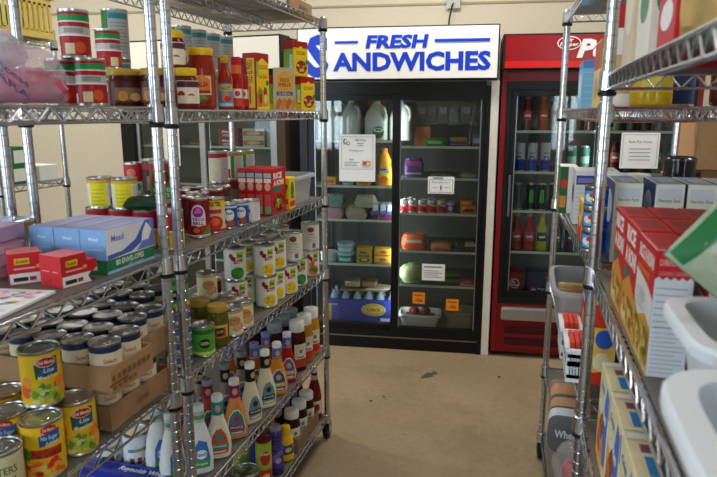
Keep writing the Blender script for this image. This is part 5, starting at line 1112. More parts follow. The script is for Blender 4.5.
# rice boxes on the third shelf
sc_ = [(-.0225, .165), (-.0225, .128)] + [(-.0225 + .045 * k / 10, .128 + (.004 if k % 2 else 0)) for k in range(11)] + [(.0225, .165)]
rb = carton(.045, .122, .165, 'd4d6dc', front=[('P', sc_, 'c01f26'), ('T', 'DIRECTIONS', -.018, .146, .018, .154, 'e8b8b4', 0, .01), ('T', 'LONG GRAIN', -.018, .134, .018, .139, 'e8a09c', 0, .0)] + lines(-.020, .016, .075, .118, 6, '9094a0', .0014) + [('R', -.020, .066, .020, .0675, '6a6c78')] + lines(-.020, .018, .008, .060, 10, 'a4a8b2', .0012),
    left=[('R', -.061, .0, .061, .165, 'c01f26'), ('P', [(-.061, .0), (.061, .0), (.061, .100), (.02, .110), (-.061, .118)], 'd6d2d0'), ('T', 'RICE A RONI', -.052, .135, .050, .155, 'ecd8d0', 0, .04), ('R', -.061, .118, .03, .126, 'd8602c'), ('P', [(-.061, .0), (.061, .0), (.061, .062), (.02, .072), (-.03, .055), (-.061, .072)], 'b8913c')] + blobs(31, 60, -.058, .058, .002, .060, .006, ['d8b85c', 'c8a040', 'e0c878', '9c7828']) + lines(-.03, .03, .078, .098, 4, '8c9098', .0014),
    top=[('R', -.0215, .002, .0215, .12, 'c4262c'), ('R', -.016, .02, .016, .10, 'b01a22')], name='rice_box')
rb2 = carton(.045, .122, .165, 'c01f26', front=[('T', 'RICE', -.017, .142, .017, .156, 'ecd0c8', 0, .03), ('R', -.018, .01, .018, .12, 'ccb9a4'), ('E', 0, .05, .016, .024, 'c88a3c')],
    left=[('T', 'RICE', -.052, .132, .03, .158, 'f0e0d8', 0, .05), ('T', 'A RONI', -.052, .098, .045, .126, 'f0e0d8', 0, .05), ('R', -.055, .072, .0, .090, '1e6a5a'), ('P', [(-.061, .0), (.061, .0), (.061, .060), (.0, .085), (-.061, .060)], 'd08a34')] + blobs(33, 30, -.055, .055, .004, .055, .009, ['e0a84c', 'c86a24', 'e8c878', '5f8a3c']),
    top=[('R', -.0215, .002, .0215, .12, 'c4262c'), ('R', -.016, .02, .016, .10, '9c2028')], name='rice_box')
gr = 'red rice boxes on the near right unit'
for i in range(3): put('rb', rb, (.182 + .062 * i, .873, 1.12), R(0), 'red and white rice box with long direction panel, front row, %s from the aisle' % ORD[i], 'box', gr)
for j, y in enumerate([1.003, 1.130]):
    for i in range(6): put('rb2', rb2, (.1835 + .0485 * i, y, 1.12), R(0), 'red rice box in the %s row, %s from the aisle' % (ORD[j + 1], ORD[i]), 'box', gr)
# white tubs and the green edged bag
TUB = M('dde3ec', .35, 0, .01)
bin_('storage_tub', 'large white plastic tub with rolled rim, nearest the viewer at the right edge', 'tub', .106, .50, .235, .545, 1.12, .122, TUB, rim=.020, ex=6)
bin_('storage_tub', 'white plastic tub holding the green edged bag, behind the nearest tub', 'tub', .155, .52, .57, .775, 1.12, .12, TUB, rim=.016, ex=6)
pouch('pasta_bag', 'clear bag of green and yellow pasta with dark green edge, standing in the white tub', 'bag', .25, .24, .08, (.236, .668, 1.232), (R(-4), R(38), R(-4)), film_mat('b4c0a4', .75, .25), [('P', [(-.123, .006), (-.106, .004), (-.104, .236), (-.123, .234)], '1f6a38'), ('R', -.08, .06, .07, .15, 'c8d4b8'), ('E', 0, .10, .05, .03, 'dce4d0')] + blobs(41, 26, -.08, .08, .008, .055, .010, ['c8b45c', 'a89a4c', 'd8c874', '7c8c4c']), '1f6a38', seed=5)
# cracker boxes on the fourth shelf
kbx = carton(.062, .136, .192, 'd9cfa8', front=[('R', -.031, .13, .031, .18, '2a5fb4'), ('E', 0, .07, .022, .035, 'a8643c')],
    left=[('P', [(.02, .02), (.062, .03), (.062, .17), (.03, .18), (.01, .12)], '3468c0'), ('T', 'Cookies', -.045, .105, .045, .130, 'e4e8f0', .1, .04), ('P', [(-.062, .0), (.03, .0), (.02, .06), (-.02, .095), (-.062, .10)], 'dca848'), ('P', [(-.055, .03), (-.02, .02), (.02, .09), (.0, .12), (-.03, .09)], '8c3c24'), ('E', -.03, .06, .02, .02, 'b8683c'), ('E', .0, .04, .018, .018, 'c8844c'), ('T', 'Crisp', -.05, .145, .0, .165, '3468c0', .1, .03)],
    top=[('R', -.012, .008, .016, .060, '2f86c8'), ('R', -.014, .070, .016, .096, 'a86c74'), ('R', -.012, .074, .0, .092, '7c4c5c'), ('R', -.026, .112, .026, .128, 'e4e4e0'), ('R', -.030, .104, .030, .107, 'b8a878')], name='cookie_box')
for k in range(3): put('kbx', kbx, (.197, .905 + (2 - k) * .142, .77), 0, 'cream cookie box with blue stripe below the rice boxes, %s from the far end' % ORD[k], 'box', 'cream cookie boxes')
for k in range(2): put('dkbx', carton(.08, .13, .23, '4a2c1c', front=[('R', -.03, .08, .03, .16, '7c4c2c')], top=[('R', -.03, .02, .03, .1, '7c4c2c')], name='cookie_box'), (.285, .93 + .14 * k, .77), 0, 'dark brown cookie box behind the cream ones, %s from the viewer' % ORD[k], 'box', 'dark brown cookie boxes')

# ================================================================== INSIDE THE SANDWICH COOLER
def uat(px, v, z):
    k = (px - 358.5) / F; dz = z - H
    bx, by = AX - v * syw, AY + v * cyw
    A_ = cyw * cr.x + syw * cr.y - k * (cyw * cw.x + syw * cw.y)
    B_ = bx * cr.x + by * cr.y - k * (bx * cw.x + by * cw.y + dz * cw.z)
    return -B_ / A_
def inc(key, fn, px, v, z, label, cat, group=None, rz=0):
    return put(key, fn, CL(uat(px, v, z + .05), v, z), YAWC + rz, label, cat, group)
LD = 'left sandwich cooler door'; RDh = 'right sandwich cooler door'
S1, S2, S3, S4 = [z + .0 for z in SH2L]
def jug():
    t = root('milk_jug')
    g = G(); m_ = M('b4b6ae', .35, 0, .05)
    g.loft([(0, .060, .060, 5), (.006, .067, .067, 5), (.13, .068, .068, 4.5), (.165, .060, .060, 3.2), (.20, .036, .036, 2.4), (.222, .019, .019, 2), (.236, .018, .018, 2)], m_, 32)
    g.build('jug_body', t)
    g = G(); g.path([(.030, -.030, .205), (.052, -.052, .19), (.062, -.062, .155), (.056, -.056, .12)], .010, m_, 10); g.build('handle', t)
    g = G(); g.lathe([(.0205, .228), (.021, .230), (.021, .244), (.019, .246), (.0005, .246)], M(JC, .4), 20); g.build('cap', t)
    g = G(); decal(g, JL, lambda u, v, o: (u, -.0682 - o, v), step=0)
    if g.v: g.build('jug_label', t)
    return t
JC = 'd8d8d0'; JL = []
for k, px in enumerate([330, 351.5]): inc('jugA', jug, px, .22, S1, 'white plastic milk jug, %s from the left, ' % ORD[k] + LD, 'jug')
_p = _proto.pop('jugA'); JC = '2c6a4c'; JL = [('E', .020, .050, .034, .036, '2c7a4c'), ('E', .020, .062, .030, .012, 'e0e4dc'), ('E', .012, .064, .012, .007, 'a84a3c'), ('E', .030, .064, .010, .007, '6c9a3c')]
inc('jugB', jug, 376.5, .17, S1, 'milk jug with green cap and green label, ' + LD, 'jug')
JC = '3c5a9c'; JL = []
inc('jugC', jug, 401, .20, S1, 'milk jug half hidden behind the middle door frame, ' + LD, 'jug')
inc('jugC', jug, 341, .36, S1, 'milk jug in the second row behind the first two, ' + LD, 'jug')
oj = shaped([(0, .045, .035, 3), (.006, .050, .040, 3), (.10, .051, .040, 3), (.125, .044, .036, 2.6), (.15, .046, .036, 2.6), (.19, .030, .028, 2.2), (.205, .020, .020, 2)], 'd8962c', (.203, .226, .022, 'd86a1c'),
    [('E', 0, .088, .034, .020, '2c4a8c'), ('E', 0, .060, .036, .026, 'e8c83c'), ('T', 'DELIGHT', -.026, .082, .026, .096, 'e8ecf0', 0, .02), ('E', .004, .040, .026, .024, 'e8641c'), ('E', .012, .048, .010, .006, '3c8a3c')], name='juice_jug')
inc('oj', oj, 384, .14, S2, 'orange juice jug with blue oval label, ' + LD, 'jug')
inc('spr', can(.035, .05, 'c8d8dc', [('R', -.03, .01, .03, .035, '6c9aa8')], name='spread_tub'), 348, .16, S2, 'small pale tub under the large notice, ' + LD, 'tub')
inc('mrg', carton(.085, .06, .045, 'd8a42c', front=[('R', -.03, .01, .03, .03, 'c8501c')], name='margarine_box'), 364, .16, S2, 'small yellow box under the large notice, ' + LD, 'box')
inc('mrg', None, 330, .16, S2, 'small yellow box at the left end of the juice shelf, ' + LD, 'box')
def egg(c_):
    def b():
        g = G(); m_ = M(c_, .85, 0, .04)
        g.loft([(0, .056, .052, 5), (.026, .068, .056, 5), (.030, .070, .058, 5), (.034, .070, .058, 5), (.036, .066, .055, 5), (.062, .058, .046, 4), (.066, .054, .042, 4)], m_, 32)
        for s_ in (-1, 0, 1): g.lathe([(.018, .058), (.020, .066), (.014, .073), (.0005, .075)], m_, 14, (s_ * .036, 0)); g.box(s_ * .036 - .006, s_ * .036 + .006, -.060, -.054, .012, .030, m_)
        return g.build('egg_carton')
    return b
inc('eggP', egg('c898a0'), 333, .16, S3, 'pink egg carton, ' + LD, 'carton'); put('eggG', egg('7c9c94'), CL(uat(334, .16, S3 + .12), .16, S3 + .0752), YAWC, 'grey green egg carton on top of the pink one, ' + LD, 'carton')
inc('eggY', egg('b4aa94'), 357, .16, S3, 'grey egg carton, left one of the lower grey pair, ' + LD, 'carton')
inc('eggY', None, 356, .32, S3, 'grey egg carton behind the lower grey one, ' + LD, 'carton')
put('eggY', None, CL(uat(366, .155, S3 + .12), .155, S3 + .0752), YAWC, 'grey egg carton stacked on the lower grey ones, ' + LD, 'carton')
put('eggY2', egg('b4aa94'), CL(uat(366, .17, S3) + .075, .30, S3), YAWC, 'grey egg carton partly behind the purple pouches, ' + LD, 'carton')
vp = carton(.036, .10, .098, 'a8a8b8', front=[('R', -.018, .0, .018, .04, '7c1c4c'), ('R', -.014, .05, .014, .09, 'c8ccd8'), ('P', [(-.018, .03), (.018, .04), (.018, .06), (-.018, .05)], '4a6ab0')], name='drink_carton')
for k, px in enumerate([376.5, 384, 391]): inc('vp', vp, px, .16 + .0 * k, S3, 'purple and silver drink carton, %s from the left, ' % ORD[k] + LD, 'carton')
tub = lambda c1, c2: (lambda: jar(.052, .062, c1, c2, [('R', -.04, .012, .04, .03, 'c8d8dc')], (.008, .044), c1, name='margarine_tub', neck=1.0, lidh=.012, cyl_lab=1.4)())
inc('tubT', tub('2c8a94', 'b8d0d4'), 346, .15, S4, 'teal tub with pale lid, lower of the two, ' + LD, 'tub'); put('tubU', tub('8cb4bc', '9cc4cc'), CL(uat(346, .15, S4 + .1), .15, S4 + .0622), YAWC, 'pale teal tub stacked on the teal one, ' + LD, 'tub')
inc('tubW', tub('c4ccd0', 'd4d8dc'), 329, .15, S4, 'white tub at the left end beside the teal ones, ' + LD, 'tub')
inc('cc', carton(.095, .07, .098, 'c8a42c', front=[('T', 'Blue', -.028, .060, .016, .078, '2a4a8c', .1, .04), ('T', 'Bonnet', -.036, .040, .036, .058, '2a4a8c', .1, .04), ('E', 0, .020, .034, .014, '7a4a2c'), ('E', 0, .022, .020, .008, 'e0c88c')], name='margarine_box'), 365, .145, S4, 'yellow box with blue lettering beside the butter boxes, ' + LD, 'box')
bt = carton(.108, .07, .048, 'd0a83c', front=[('R', -.05, .004, .05, .010, 'b8501c'), ('E', 0, .026, .024, .010, 'c8601c'), ('R', -.045, .038, .045, .042, 'e4cc7c')], name='butter_box')
inc('bt', bt, 383.5, .145, S4, 'lower yellow butter box, ' + LD, 'box'); put('bt', bt, CL(uat(383.5, .145, S4 + .08), .145, S4 + .0487), YAWC + .03, 'upper yellow butter box, ' + LD, 'box')
# case of water bottles wrapped in blue film
t = root('water_case', CL(-.80, .23, .1185), YAWC); tag(t, 'blue wrapped case of water bottles with yellow oval on the floor of the sandwich cooler', 'case')
g = G()
for i in range(6):
    for j in range(2): g.lathe([(.026, .002), (.031, .01), (.031, .14), (.022, .170), (.0125, .185), (.0125, .205), (.0005, .205)], M('9fb4c4', .12, 0, .03, alpha=.7), 16, (-.19 + .076 * i, -.04 + .08 * j))
g.build('water_bottles', t); t.children[0]['kind'] = 'stuff'
g = G(); g.box(-.228, .228, -.085, .085, 0, .150, M('2c3f98', .25, 0, .06), .006)
decal(g, [('R', -.22, .0, -.16, .12, 'b8a43c'), ('R', -.2, .006, -.15, .11, '3448a4'), ('E', .075, .088, .080, .042, 'd8b42c'), ('E', .075, .088, .070, .034, '2c3f98'), ('E', .075, .088, .066, .031, 'd8b42c'), ('T', '32 PACK', .03, .078, .12, .098, '24348c', 0, .03), ('R', .12, .012, .18, .034, 'c8ccd8')], face('front', .456, .170, .15), step=0)
g.build('shrink_wrap', t)
t = root('meat_tray', CL(-.80, .22, .3255), YAWC + .05); tag(t, 'brown wrapped packets lying on top of the blue case of water', 'packet')
g = G(); g.box(-.15, .15, -.07, .07, 0, .012, M('8c7454', .7), .003); g.prism([(.02, -.07), (.17, -.06), (.19, .03), (.06, .07)], .012, .018, M('c4bca4', .6)); g.build('board', t)
for k, (x, c_) in enumerate([(-.07, '9a8a74'), (.04, '7c6240')]): g = G(); g.box(x - .05, x + .05, -.05, .045, .0185, .062, M(c_, .5, 0, .15), .012); g.build('wrapped_packet', t)

# right half
T1, T2, T3, T4, T5 = SH2R
def flatpack(w, d, h, c_, it, name): return lambda: (lambda g: (g.loft([(0, w / 2 * .9, d / 2 * .9, 4), (h * .3, w / 2, d / 2, 4), (h * .7, w / 2 * .98, d / 2 * .97, 4), (h, w / 2 * .8, d / 2 * .8, 3)], M(c_, .28, 0, .2, bump=.4), 28), decal(g, it, lambda u, v, o: (u, -d / 2 - o - .0015, v), step=0), g.build(name))[-1])(G())
inc('brj', carton(.095, .09, .115, '8a4a24', front=[('E', 0, .05, .035, .03, '7c3018')], name='food_box'), 423, .26, T1, 'brown box behind the green package, ' + RDh, 'box')
inc('grp', flatpack(.14, .09, .048, '2c7a34', [('R', -.04, .014, .04, .032, '8cc060')], 'sausage_pack'), 435, .15, T1, 'shiny green package on the top shelf, ' + RDh, 'packet')
inc('ppk', flatpack(.135, .09, .026, '4c1c5c', [('R', -.05, .008, .05, .018, '8a5a9c')], 'sausage_pack'), 459, .15, T1, 'purple package on the top shelf, ' + RDh, 'packet')
put('tnp', flatpack(.11, .08, .026, 'a8884c', [], 'sausage_pack'), CL(uat(459, .15, T1 + .05), .155, T1 + .0275), YAWC + .1, 'tan package lying on the purple one, ' + RDh, 'packet')
inc('vbx', carton(.065, .08, .072, '5a5a9c', front=[('R', -.03, .02, .03, .05, 'a8a8c8'), ('R', -.03, .0, .03, .010, '8c2c5c')], name='food_box'), 478, .15, T1, 'small violet box at the right end of the top shelf, ' + RDh, 'box')
# bags hanging from a bar
g = G(); g.tube(CL(-.56, .28, 1.520), CL(-.06, .28, 1.520), .005, CHROME, 8); o = g.build('hanging_bar'); tag(o, 'metal bar near the top inside the right half of the sandwich cooler', 'bar')
rd = random.Random(9)
for k, u in enumerate([-.448, -.385, -.315, -.245, -.175, -.108]):
    c_ = ['55493c', '5c5048', '3c2c28', '6c6258', '4c4440', '6c4430'][k]
    p = pouch('meat_pouch', 'clear pouch of sliced meat hanging from the bar, %s from the left' % ORD[k], 'packet', .074, .135, .028, CL(u, .272, 1.385 - .008 * (k % 2)), (0, 0, YAWC + .1 * (k % 3 - 1)), film_mat('8c8a88', .45, .12), [('R', -.02, .06, .02, .10, ['8c8478', '6c6468'][k % 2])], seed=50 + k, group='pouches hanging in the sandwich cooler')
    g = G(); g.box(-.026, .026, -.006, .006, .02, .11, M(c_, .4, 0, .3, bump=.5), .005); g.build('sliced_meat', p)
inc('prb', flatpack(.12, .10, .115, '3f3578', [('R', -.05, .02, .05, .030, 'c8a87c'), ('R', -.05, .07, .05, .10, '8c3c6c')], 'bread_pack'), 414, .16, T2, 'purple wrapped bread on the second shelf, ' + RDh, 'bread')
inc('fl2', flatpack(.13, .10, .020, '9c7c5c', [('R', -.05, .004, .05, .010, '7c2c24')], 'tortilla_pack'), 441, .15, T2, 'flat tan package behind the small notice, ' + RDh, 'packet')
inc('fl3', flatpack(.11, .10, .036, '7c7464', [('R', -.04, .01, .04, .022, 'a89878')], 'tortilla_pack'), 469, .15, T2, 'flat grey brown package at the right end of the second shelf, ' + RDh, 'packet')
yc = can(.029, .078, 'd8d4d0', [('P', [(-.04, .0), (.03, .0), (.03, .022), (-.04, .040)], 'c01c28'), ('P', [(-.03, .038), (.03, .018), (.03, .03), (-.03, .054)], 'b8202c'), ('T', 'Redi', -.016, .050, .018, .066, 'b8202c', .2, .03)], name='dough_can')
for k, px in enumerate([403, 412.6, 422.2, 431.8, 441.4]): inc('yc', yc, px, .14, T3, 'red and white can, third shelf front row, %s from the left, ' % ORD[k] + RDh, 'can', 'red and white cans in the sandwich cooler', rz=R(-15 + 8 * k))
for k, px in enumerate([409, 430]): put('yc', yc, CL(uat(px, .21, T3 + .05), .215, T3), YAWC, 'red and white can, third shelf, second row, %s from the left, ' % ORD[k] + RDh, 'can', 'red and white cans in the sandwich cooler')
inc('pc', can(.027, .07, '5c4494', [('E', 0, .03, .016, .016, 'c8c4d8'), ('R', -.08, .05, .08, .06, 'd8d4e0')], name='yogurt_cup'), 450.5, .14, T3, 'purple cup beside the orange boxes, ' + RDh, 'cup')
ob = carton(.092, .07, .050, 'd8781c', front=[('R', -.03, .012, .036, .030, '3c2a4c'), ('E', -.03, .034, .014, .010, 'e8b04c')], name='food_box')
inc('ob', ob, 468, .14, T3, 'lower orange box on the third shelf, ' + RDh, 'box'); put('ob2', carton(.07, .06, .030, 'd07018', front=[('R', -.02, .008, .02, .02, 'e8b85c')], name='food_box'), CL(uat(466, .14, T3 + .08), .14, T3 + .0508), YAWC, 'upper orange box on the third shelf, ' + RDh, 'box')
inc('crb', flatpack(.155, .10, .095, 'c8603c', [('R', -.06, .01, .06, .03, 'd84c1c'), ('R', -.05, .045, .05, .065, 'd8b8a8')], 'carrot_bag'), 414, .16, T4, 'bag of orange carrots, larger one on the left, ' + RDh, 'bag')
inc('crc', flatpack(.13, .10, .048, 'c88468', [('R', -.05, .008, .05, .02, 'd8603c')], 'carrot_bag'), 441, .15, T4, 'flat bag of orange vegetables beside the larger bag, ' + RDh, 'bag')
t = root('mushroom_pack', CL(uat(467, .16, T4), .16, T4), YAWC); tag(t, 'clear pack of pale mushrooms and dark greens, ' + RDh, 'packet')
g = G(); g.box(-.075, .075, -.05, .05, 0, .03, M('5c6064', .4, alpha=.6), .004); g.build('tray', t)
for k in range(9):
    g = G(); x, y = -.055 + (k % 5) * .027, -.028 + (k // 5) * .040
    g.lathe([(.006, .010), (.006, .030), (.018, .032), (.017, .042), (.008, .050), (.0005, .051)], M('c8bca4' if k % 5 > 1 else '4a5438', .6, 0, .1), 12, (x, y)); g.build('mushroom', t)
# cabbage, cucumbers, radishes
t = root('cabbage', CL(uat(411, .17, T5 + .05), .17, T5 + .000), YAWC); tag(t, 'round pale green cabbage, left of the printed card, ' + RDh, 'cabbage')
lump('cabbage_head', 15, .072, .070, .070, M('8aa068', .55, 0, .2, bump=.3, scale=18), t, amp=.08)
for k in range(4):
    g = G(); a = k * 1.6 + .4; vs = []; n = 8
    for i in range(n + 1):
        for j in range(n + 1):
            th_ = -.9 + 1.8 * i / n; ph_ = -.3 + 1.35 * j / n; rr = .0775 + .003 * math.sin(5 * th_ + k) + .004 * (j / n) ** 3
            vs.append((rr * math.cos(ph_) * math.cos(a + th_), rr * math.cos(ph_) * math.sin(a + th_), .058 + .80 * rr * math.sin(ph_)))
    fs = [(i * (n + 1) + j, i * (n + 1) + j + 1, (i + 1) * (n + 1) + j + 1, (i + 1) * (n + 1) + j) for i in range(n) for j in range(n)]
    g.add(vs, fs, M('a4b484', .5, 0, .15), True); g.build('outer_leaf', t)
for k, (px, dy, dz) in enumerate([(449, .14, 0), (452, .20, 0), (449, .165, .036)]):
    g = G(); g.loft([(-.075, .006, .006, 2), (-.066, .014, .014, 2), (-.03, .0185, .0185, 2), (.03, .0185, .0185, 2), (.066, .014, .014, 2), (.075, .006, .006, 2)], M('4c7038', .45, 0, .2), 16)
    g.v = [(z, y, x + .0185) for x, y, z in g.v]
    o = g.build('cucumber', loc=CL(uat(px, dy, T5), dy, T5 + dz)); o.rotation_euler.z = YAWC; tag(o, 'dark green cucumber right of the printed card, ' + ['front lower', 'back lower', 'upper'][k] + ' one', 'cucumber')
inc('rad', flatpack(.105, .07, .030, 'b84a44', [('R', -.05, .004, .05, .010, 'd8c8b8')], 'radish_bag'), 468, .140, T5, 'red and white bag at the right end beside the cucumbers, ' + RDh, 'bag')
# bins of fruit on the cooler floor
t = bin_('produce_bin', 'white plastic bin of apples on the floor of the sandwich cooler', 'bin', -.135, .135, -.09, .09, 0, .085, M('dfe1dd', .4, 0, .02), rim=.010)
b_u = uat(420, .17, .16); t.location = CL(b_u, .17, .1175); t.rotation_euler.z = YAWC
t = bin_('produce_bin', 'clear plastic bin of oranges on the floor of the sandwich cooler', 'bin', -.095, .095, -.09, .09, 0, .115, M('a8a49c', .3, 0, .02, alpha=.55), rim=.008)
o_u = uat(460, .17, .16) - .004; t.location = CL(o_u, .17, .1175); t.rotation_euler.z = YAWC
def fruitb(c_, r, name, stem):
    def b():
        t = root(name)
        g = G(); g.lathe([(.0005, .10 * r), (.4 * r, 0), (.8 * r, .22 * r), (r, .85 * r), (.92 * r, 1.35 * r), (.6 * r, 1.78 * r), (.25 * r, 1.86 * r), (.0005, 1.74 * r)], M(c_, .45, 0, .2, bump=.1, scale=200), 22); g.build('fruit_body', t)
        g = G(); g.tube((0, 0, 1.72 * r), (.002, 0, 1.95 * r), .0016, M(stem)); g.build('stem', t)
        return t
    return b
apl = [(-.070, -.034, 0), (0, -.034, 0), (.070, -.034, 0), (-.070, .034, 0), (0, .034, 0), (.070, .034, 0), (-.036, 0, .052), (.034, 0, .052)]
for k, (x, y, z) in enumerate(apl): put('apple', fruitb('6c2c20', .0335, 'apple', '4a3018'), CL(b_u + x, .17 + y, .1206 + z), YAWC, 'dark red apple in the white bin of the sandwich cooler', 'apple', 'apples in the white bin')
orr = [(-.037, -.035, 0), (.037, -.035, 0), (-.037, .036, 0), (.037, .036, 0), (0, 0, .058)]
for k, (x, y, z) in enumerate(orr): put('orange', fruitb('d8863c', .034, 'orange', '5c6c2c'), CL(o_u + x, .17 + y, .1206 + z), YAWC, 'orange in the clear bin of the sandwich cooler', 'orange', 'oranges in the clear bin')

# ================================================================== INSIDE THE RED COOLER
def soda(body, cap, lab, h=.20, r=.031):
    return shaped([(0, r * .85, r * .85, 2), (.006, r, r, 2), (.06, r * .95, r * .95, 2), (.11, r, r, 2), (.14, r * .9, r * .9, 2), (.17, r * .5, r * .5, 2), (h - .018, r * .40, r * .40, 2)], body, (h - .02, h, r * .46, cap), [('R', -r * .8, .06, r * .8, .115, lab), ('R', -r * .5, .08, r * .5, .092, 'e0dcd8')], name='soda_bottle')
def tall(c_, it, h=.155, r=.028): return can(r, h, c_, it, name='drink_can', lab=(.005, .008))
RB = tall('b8bcc4', [('P', [(-.09, .0), (.09, .0), (.09, .05), (.0, .075), (-.09, .05)], '1c3c9c'), ('P', [(-.012, .06), (.02, .06), (.01, .09), (-.02, .09)], '2c4cb0'), ('E', 0, .075, .009, .009, 'd8b42c'), ('T', 'Bull', -.014, .10, .014, .112, 'b81c2c', 0, .02)], .165)
MN = tall('101412', [('P', [(-.012, .05), (-.008, .12), (-.004, .12), (-.006, .045)], '5cc83c'), ('P', [(-.002, .04), (-.001, .122), (.003, .122), (.002, .04)], '5cc83c'), ('P', [(.006, .045), (.006, .12), (.010, .12), (.012, .05)], '5cc83c')], .158)
MG = tall('5c6068', [('P', [(-.012, .05), (-.008, .12), (-.004, .12), (-.006, .045)], '2c2c34'), ('P', [(.006, .045), (.006, .12), (.010, .12), (.012, .05)], '2c2c34')], .158)
Q1, Q2, Q3, Q4 = SH3
LC, RC = 'left red cooler door', 'right red cooler door'
for k, (px, c_, cp, lb) in enumerate([(511, '3a1416', 'a81c24', '8c2030'), (527, '5c1420', 'b02030', 'c8283c'), (543, '9c4418', 'd86a1c', 'c8501c'), (556, 'b8b09c', 'd0ccc0', 'c8c4b4'), (571, '8c8c84', 'c8c8c8', 'b0aca0'), (586, '2c1412', 'a82020', '9c1c24')]):
    if k == 0: continue
    inc('sod%d' % k, soda(c_, cp, lb), px, .15, Q1, ['', 'crimson', 'orange', 'cream', 'grey', 'dark'][k] + ' soda bottle on the top shelf, ' + LC, 'bottle')
RBp = [520, 532, 545]
for k, px in enumerate(RBp): inc('rbc', RB, px, .16, Q2, 'silver and blue energy drink can, %s from the left, ' % ORD[k] + LC, 'can', 'silver and blue drink cans', rz=R(-20 + 15 * k))
for k, px in enumerate([571, 584]): inc('rbg', tall('3c6a5c', [('R', -.03, .05, .03, .09, '8cb0a0')], .15), px, .16, Q2, 'green drink can on the second shelf, %s from the left, ' % ORD[k] + LC, 'can')
inc('mng', MG, 518, .16, Q3, 'grey energy drink can, ' + LC, 'can')
for k, px in enumerate([530.5, 541]): inc('mnn', MN, px, .15, Q3, 'black energy drink can with green claw marks, %s from the left, ' % ORD[k] + LC, 'can', 'black drink cans with green marks')
for k, px in enumerate([553.5, 568]): inc('mnb', tall('14161c', [('P', [(-.012, .05), (-.008, .12), (-.004, .12), (-.006, .045)], '3c6cc0'), ('P', [(.006, .045), (.006, .12), (.010, .12), (.012, .05)], '3c6cc0')], .158), px, .16, Q3, 'black energy drink can with blue marks, %s from the left, ' % ORD[k] + LC, 'can')
sp = lambda c_, lb: soda(c_, 'c8662c' if c_ != '1c2430' else '303844', lb, .225, .035)
for k, (px, c_, lb) in enumerate([(516, '9c2c1c', 'a8485c'), (528.5, 'a83420', 'b0506a'), (541, 'a8a41c', '2c3420'), (555, '1c2430', '2c3c4c'), (570, '1c2430', '2c3c4c')]):
    inc('sp%d' % min(k, 3) if k < 4 else 'sp3', sp(c_, lb), px, .15, Q4, ['red sports drink bottle nearest the door frame', 'red sports drink bottle next to the yellow one', 'yellow sports drink bottle', 'dark sports drink bottle beside the yellow one', 'dark sports drink bottle farther right'][k] + ', ' + LC, 'bottle')
fl0 = .373
inc('pk1', carton(.10, .13, .135, '8c141c', front=[('E', -.004, .065, .030, .030, 'd8d4d0'), ('E', -.004, .065, .026, .026, '8c141c'), ('T', 'Dr', -.02, .066, .004, .082, 'd8d4d0', .1, .03), ('T', 'Pepper', -.026, .048, .022, .064, 'd8d4d0', .1, .03), ('R', .030, .0, .048, .135, '6c0f16')], name='soda_carton'), 514, .15, fl0, 'dark red soda carton with white round logo on the cooler floor', 'box')
inc('pk2', carton(.165, .13, .14, '1a2046', front=[('E', -.046, .035, .016, .016, 'c8303c'), ('P', [(-.062, .032), (-.046, .038), (-.030, .034), (-.034, .024), (-.046, .019), (-.058, .024)], 'd0d4e0'), ('T', 'Pepsi', -.022, .026, .035, .044, 'b8bcd0', .1, .02), ('E', .030, .105, .010, .010, 'c8303c'), ('T', 'Pepsi', .042, .098, .074, .110, 'b8bcd0', .1, .02), ('R', .03, .01, .045, .02, 'a8acc0')], name='soda_carton'), 540, .15, fl0, 'navy soda carton with red and white round logo on the cooler floor', 'box')
inc('pk2b', carton(.12, .13, .14, '14202c', front=[('R', -.04, .05, .04, .09, '2c4c5c')], name='soda_carton'), 566, .16, fl0, 'dark carton behind the shelving on the cooler floor', 'box')
rd = random.Random(6)
kinds = [('5c4c14', 'a8a03c', 'a09c4c'), ('2c4c24', '3c7a34', '5c8c3c'), ('1c2c34', '2c4c5c', '3c5c6c'), ('3c1c14', '8c2c1c', 'a84c3c'), ('14241c', '2c5c34', '2c6c3c')]
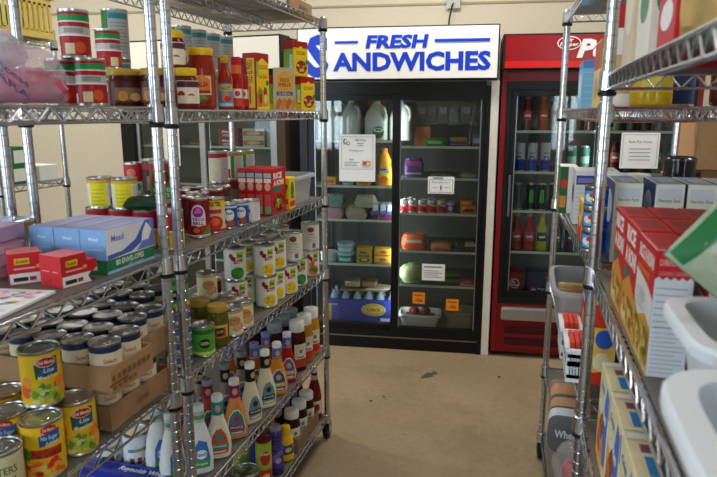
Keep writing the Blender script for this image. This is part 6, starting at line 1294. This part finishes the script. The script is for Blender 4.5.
for si, (z, nm) in enumerate([(Q1, 'top'), (Q2, 'second'), (Q3, 'third'), (Q4, 'fourth')]):
    for k in range(6):
        c_ = kinds[(k + si * 2) % 5]; v = .16
        u = .60 + k * .0765
        key = 'rs%d' % ((k + si * 2) % 5)
        put(key, soda(*c_, .195 if si else .17), CL(u, v, z), YAWC, '%s bottle on the %s shelf, %s from the left, ' % (['amber', 'green', 'dark teal', 'brown', 'dark green'][(k + si * 2) % 5], nm, ORD[k]) + RC, 'bottle')

# ================================================================== INSIDE THE THIRD COOLER
def in3(key, fn, u, v, z, label, cat, group=None): return put(key, fn, C3(u, v, z), YAW3, label, cat, group)
T3C = 'cooler with plain top panel'
fz = carton(.16, .12, .062, '8c2a2c', front=[('T', 'Meals', -.05, .030, .05, .050, 'd8d4cc', .1, .03), ('E', 0, .014, .05, .010, 'c8a48c')], name='frozen_meal_box')
fo = carton(.17, .12, .062, 'c8bca4', front=[('R', -.08, .012, .08, .044, 'b8643c'), ('E', 0, .028, .055, .012, 'd8b08c')], name='frozen_meal_box')
fw = carton(.13, .12, .062, '9c9c98', front=[('R', -.05, .01, .05, .05, 'b8bcc0')], name='frozen_meal_box')
for k in range(2):
    in3('fz', fz, -.50, .17, 1.22 + .0635 * k, 'red frozen meal box, %s one of the stack, ' % ['lower', 'upper'][k] + T3C, 'box')
    in3('fo', fo, -.30, .17, 1.22 + .0635 * k, 'cream and orange frozen meal box, %s one of the stack, ' % ['lower', 'upper'][k] + T3C, 'box')
    in3('fw', fw, -.13, .17, 1.22 + .0635 * k, 'grey frozen meal box, %s one of the stack, ' % ['lower', 'upper'][k] + T3C, 'box')
for si, z in enumerate([.95, .68]):
    for k, u in enumerate([-.52, -.33, -.15]): in3(['fo', 'fw', 'fz'][(k + si) % 3], [fo, fw, fz][(k + si) % 3], u, .17, z, 'frozen meal box on the %s shelf, %s from the left, ' % (['second', 'third'][si], ORD[k]) + T3C, 'box')
for k, u in enumerate([-1.12, -.94, -.76]): in3('brn', flatpack(.16, .12, .04, '6c4434', [('R', -.06, .01, .06, .02, '9c7c5c')], 'meat_pack'), u, .17, 1.22, 'flat brown pack on the upper shelf, %s from the left, ' % ORD[k] + T3C, 'packet', 'flat brown packs')

bpy.context.view_layer.update()
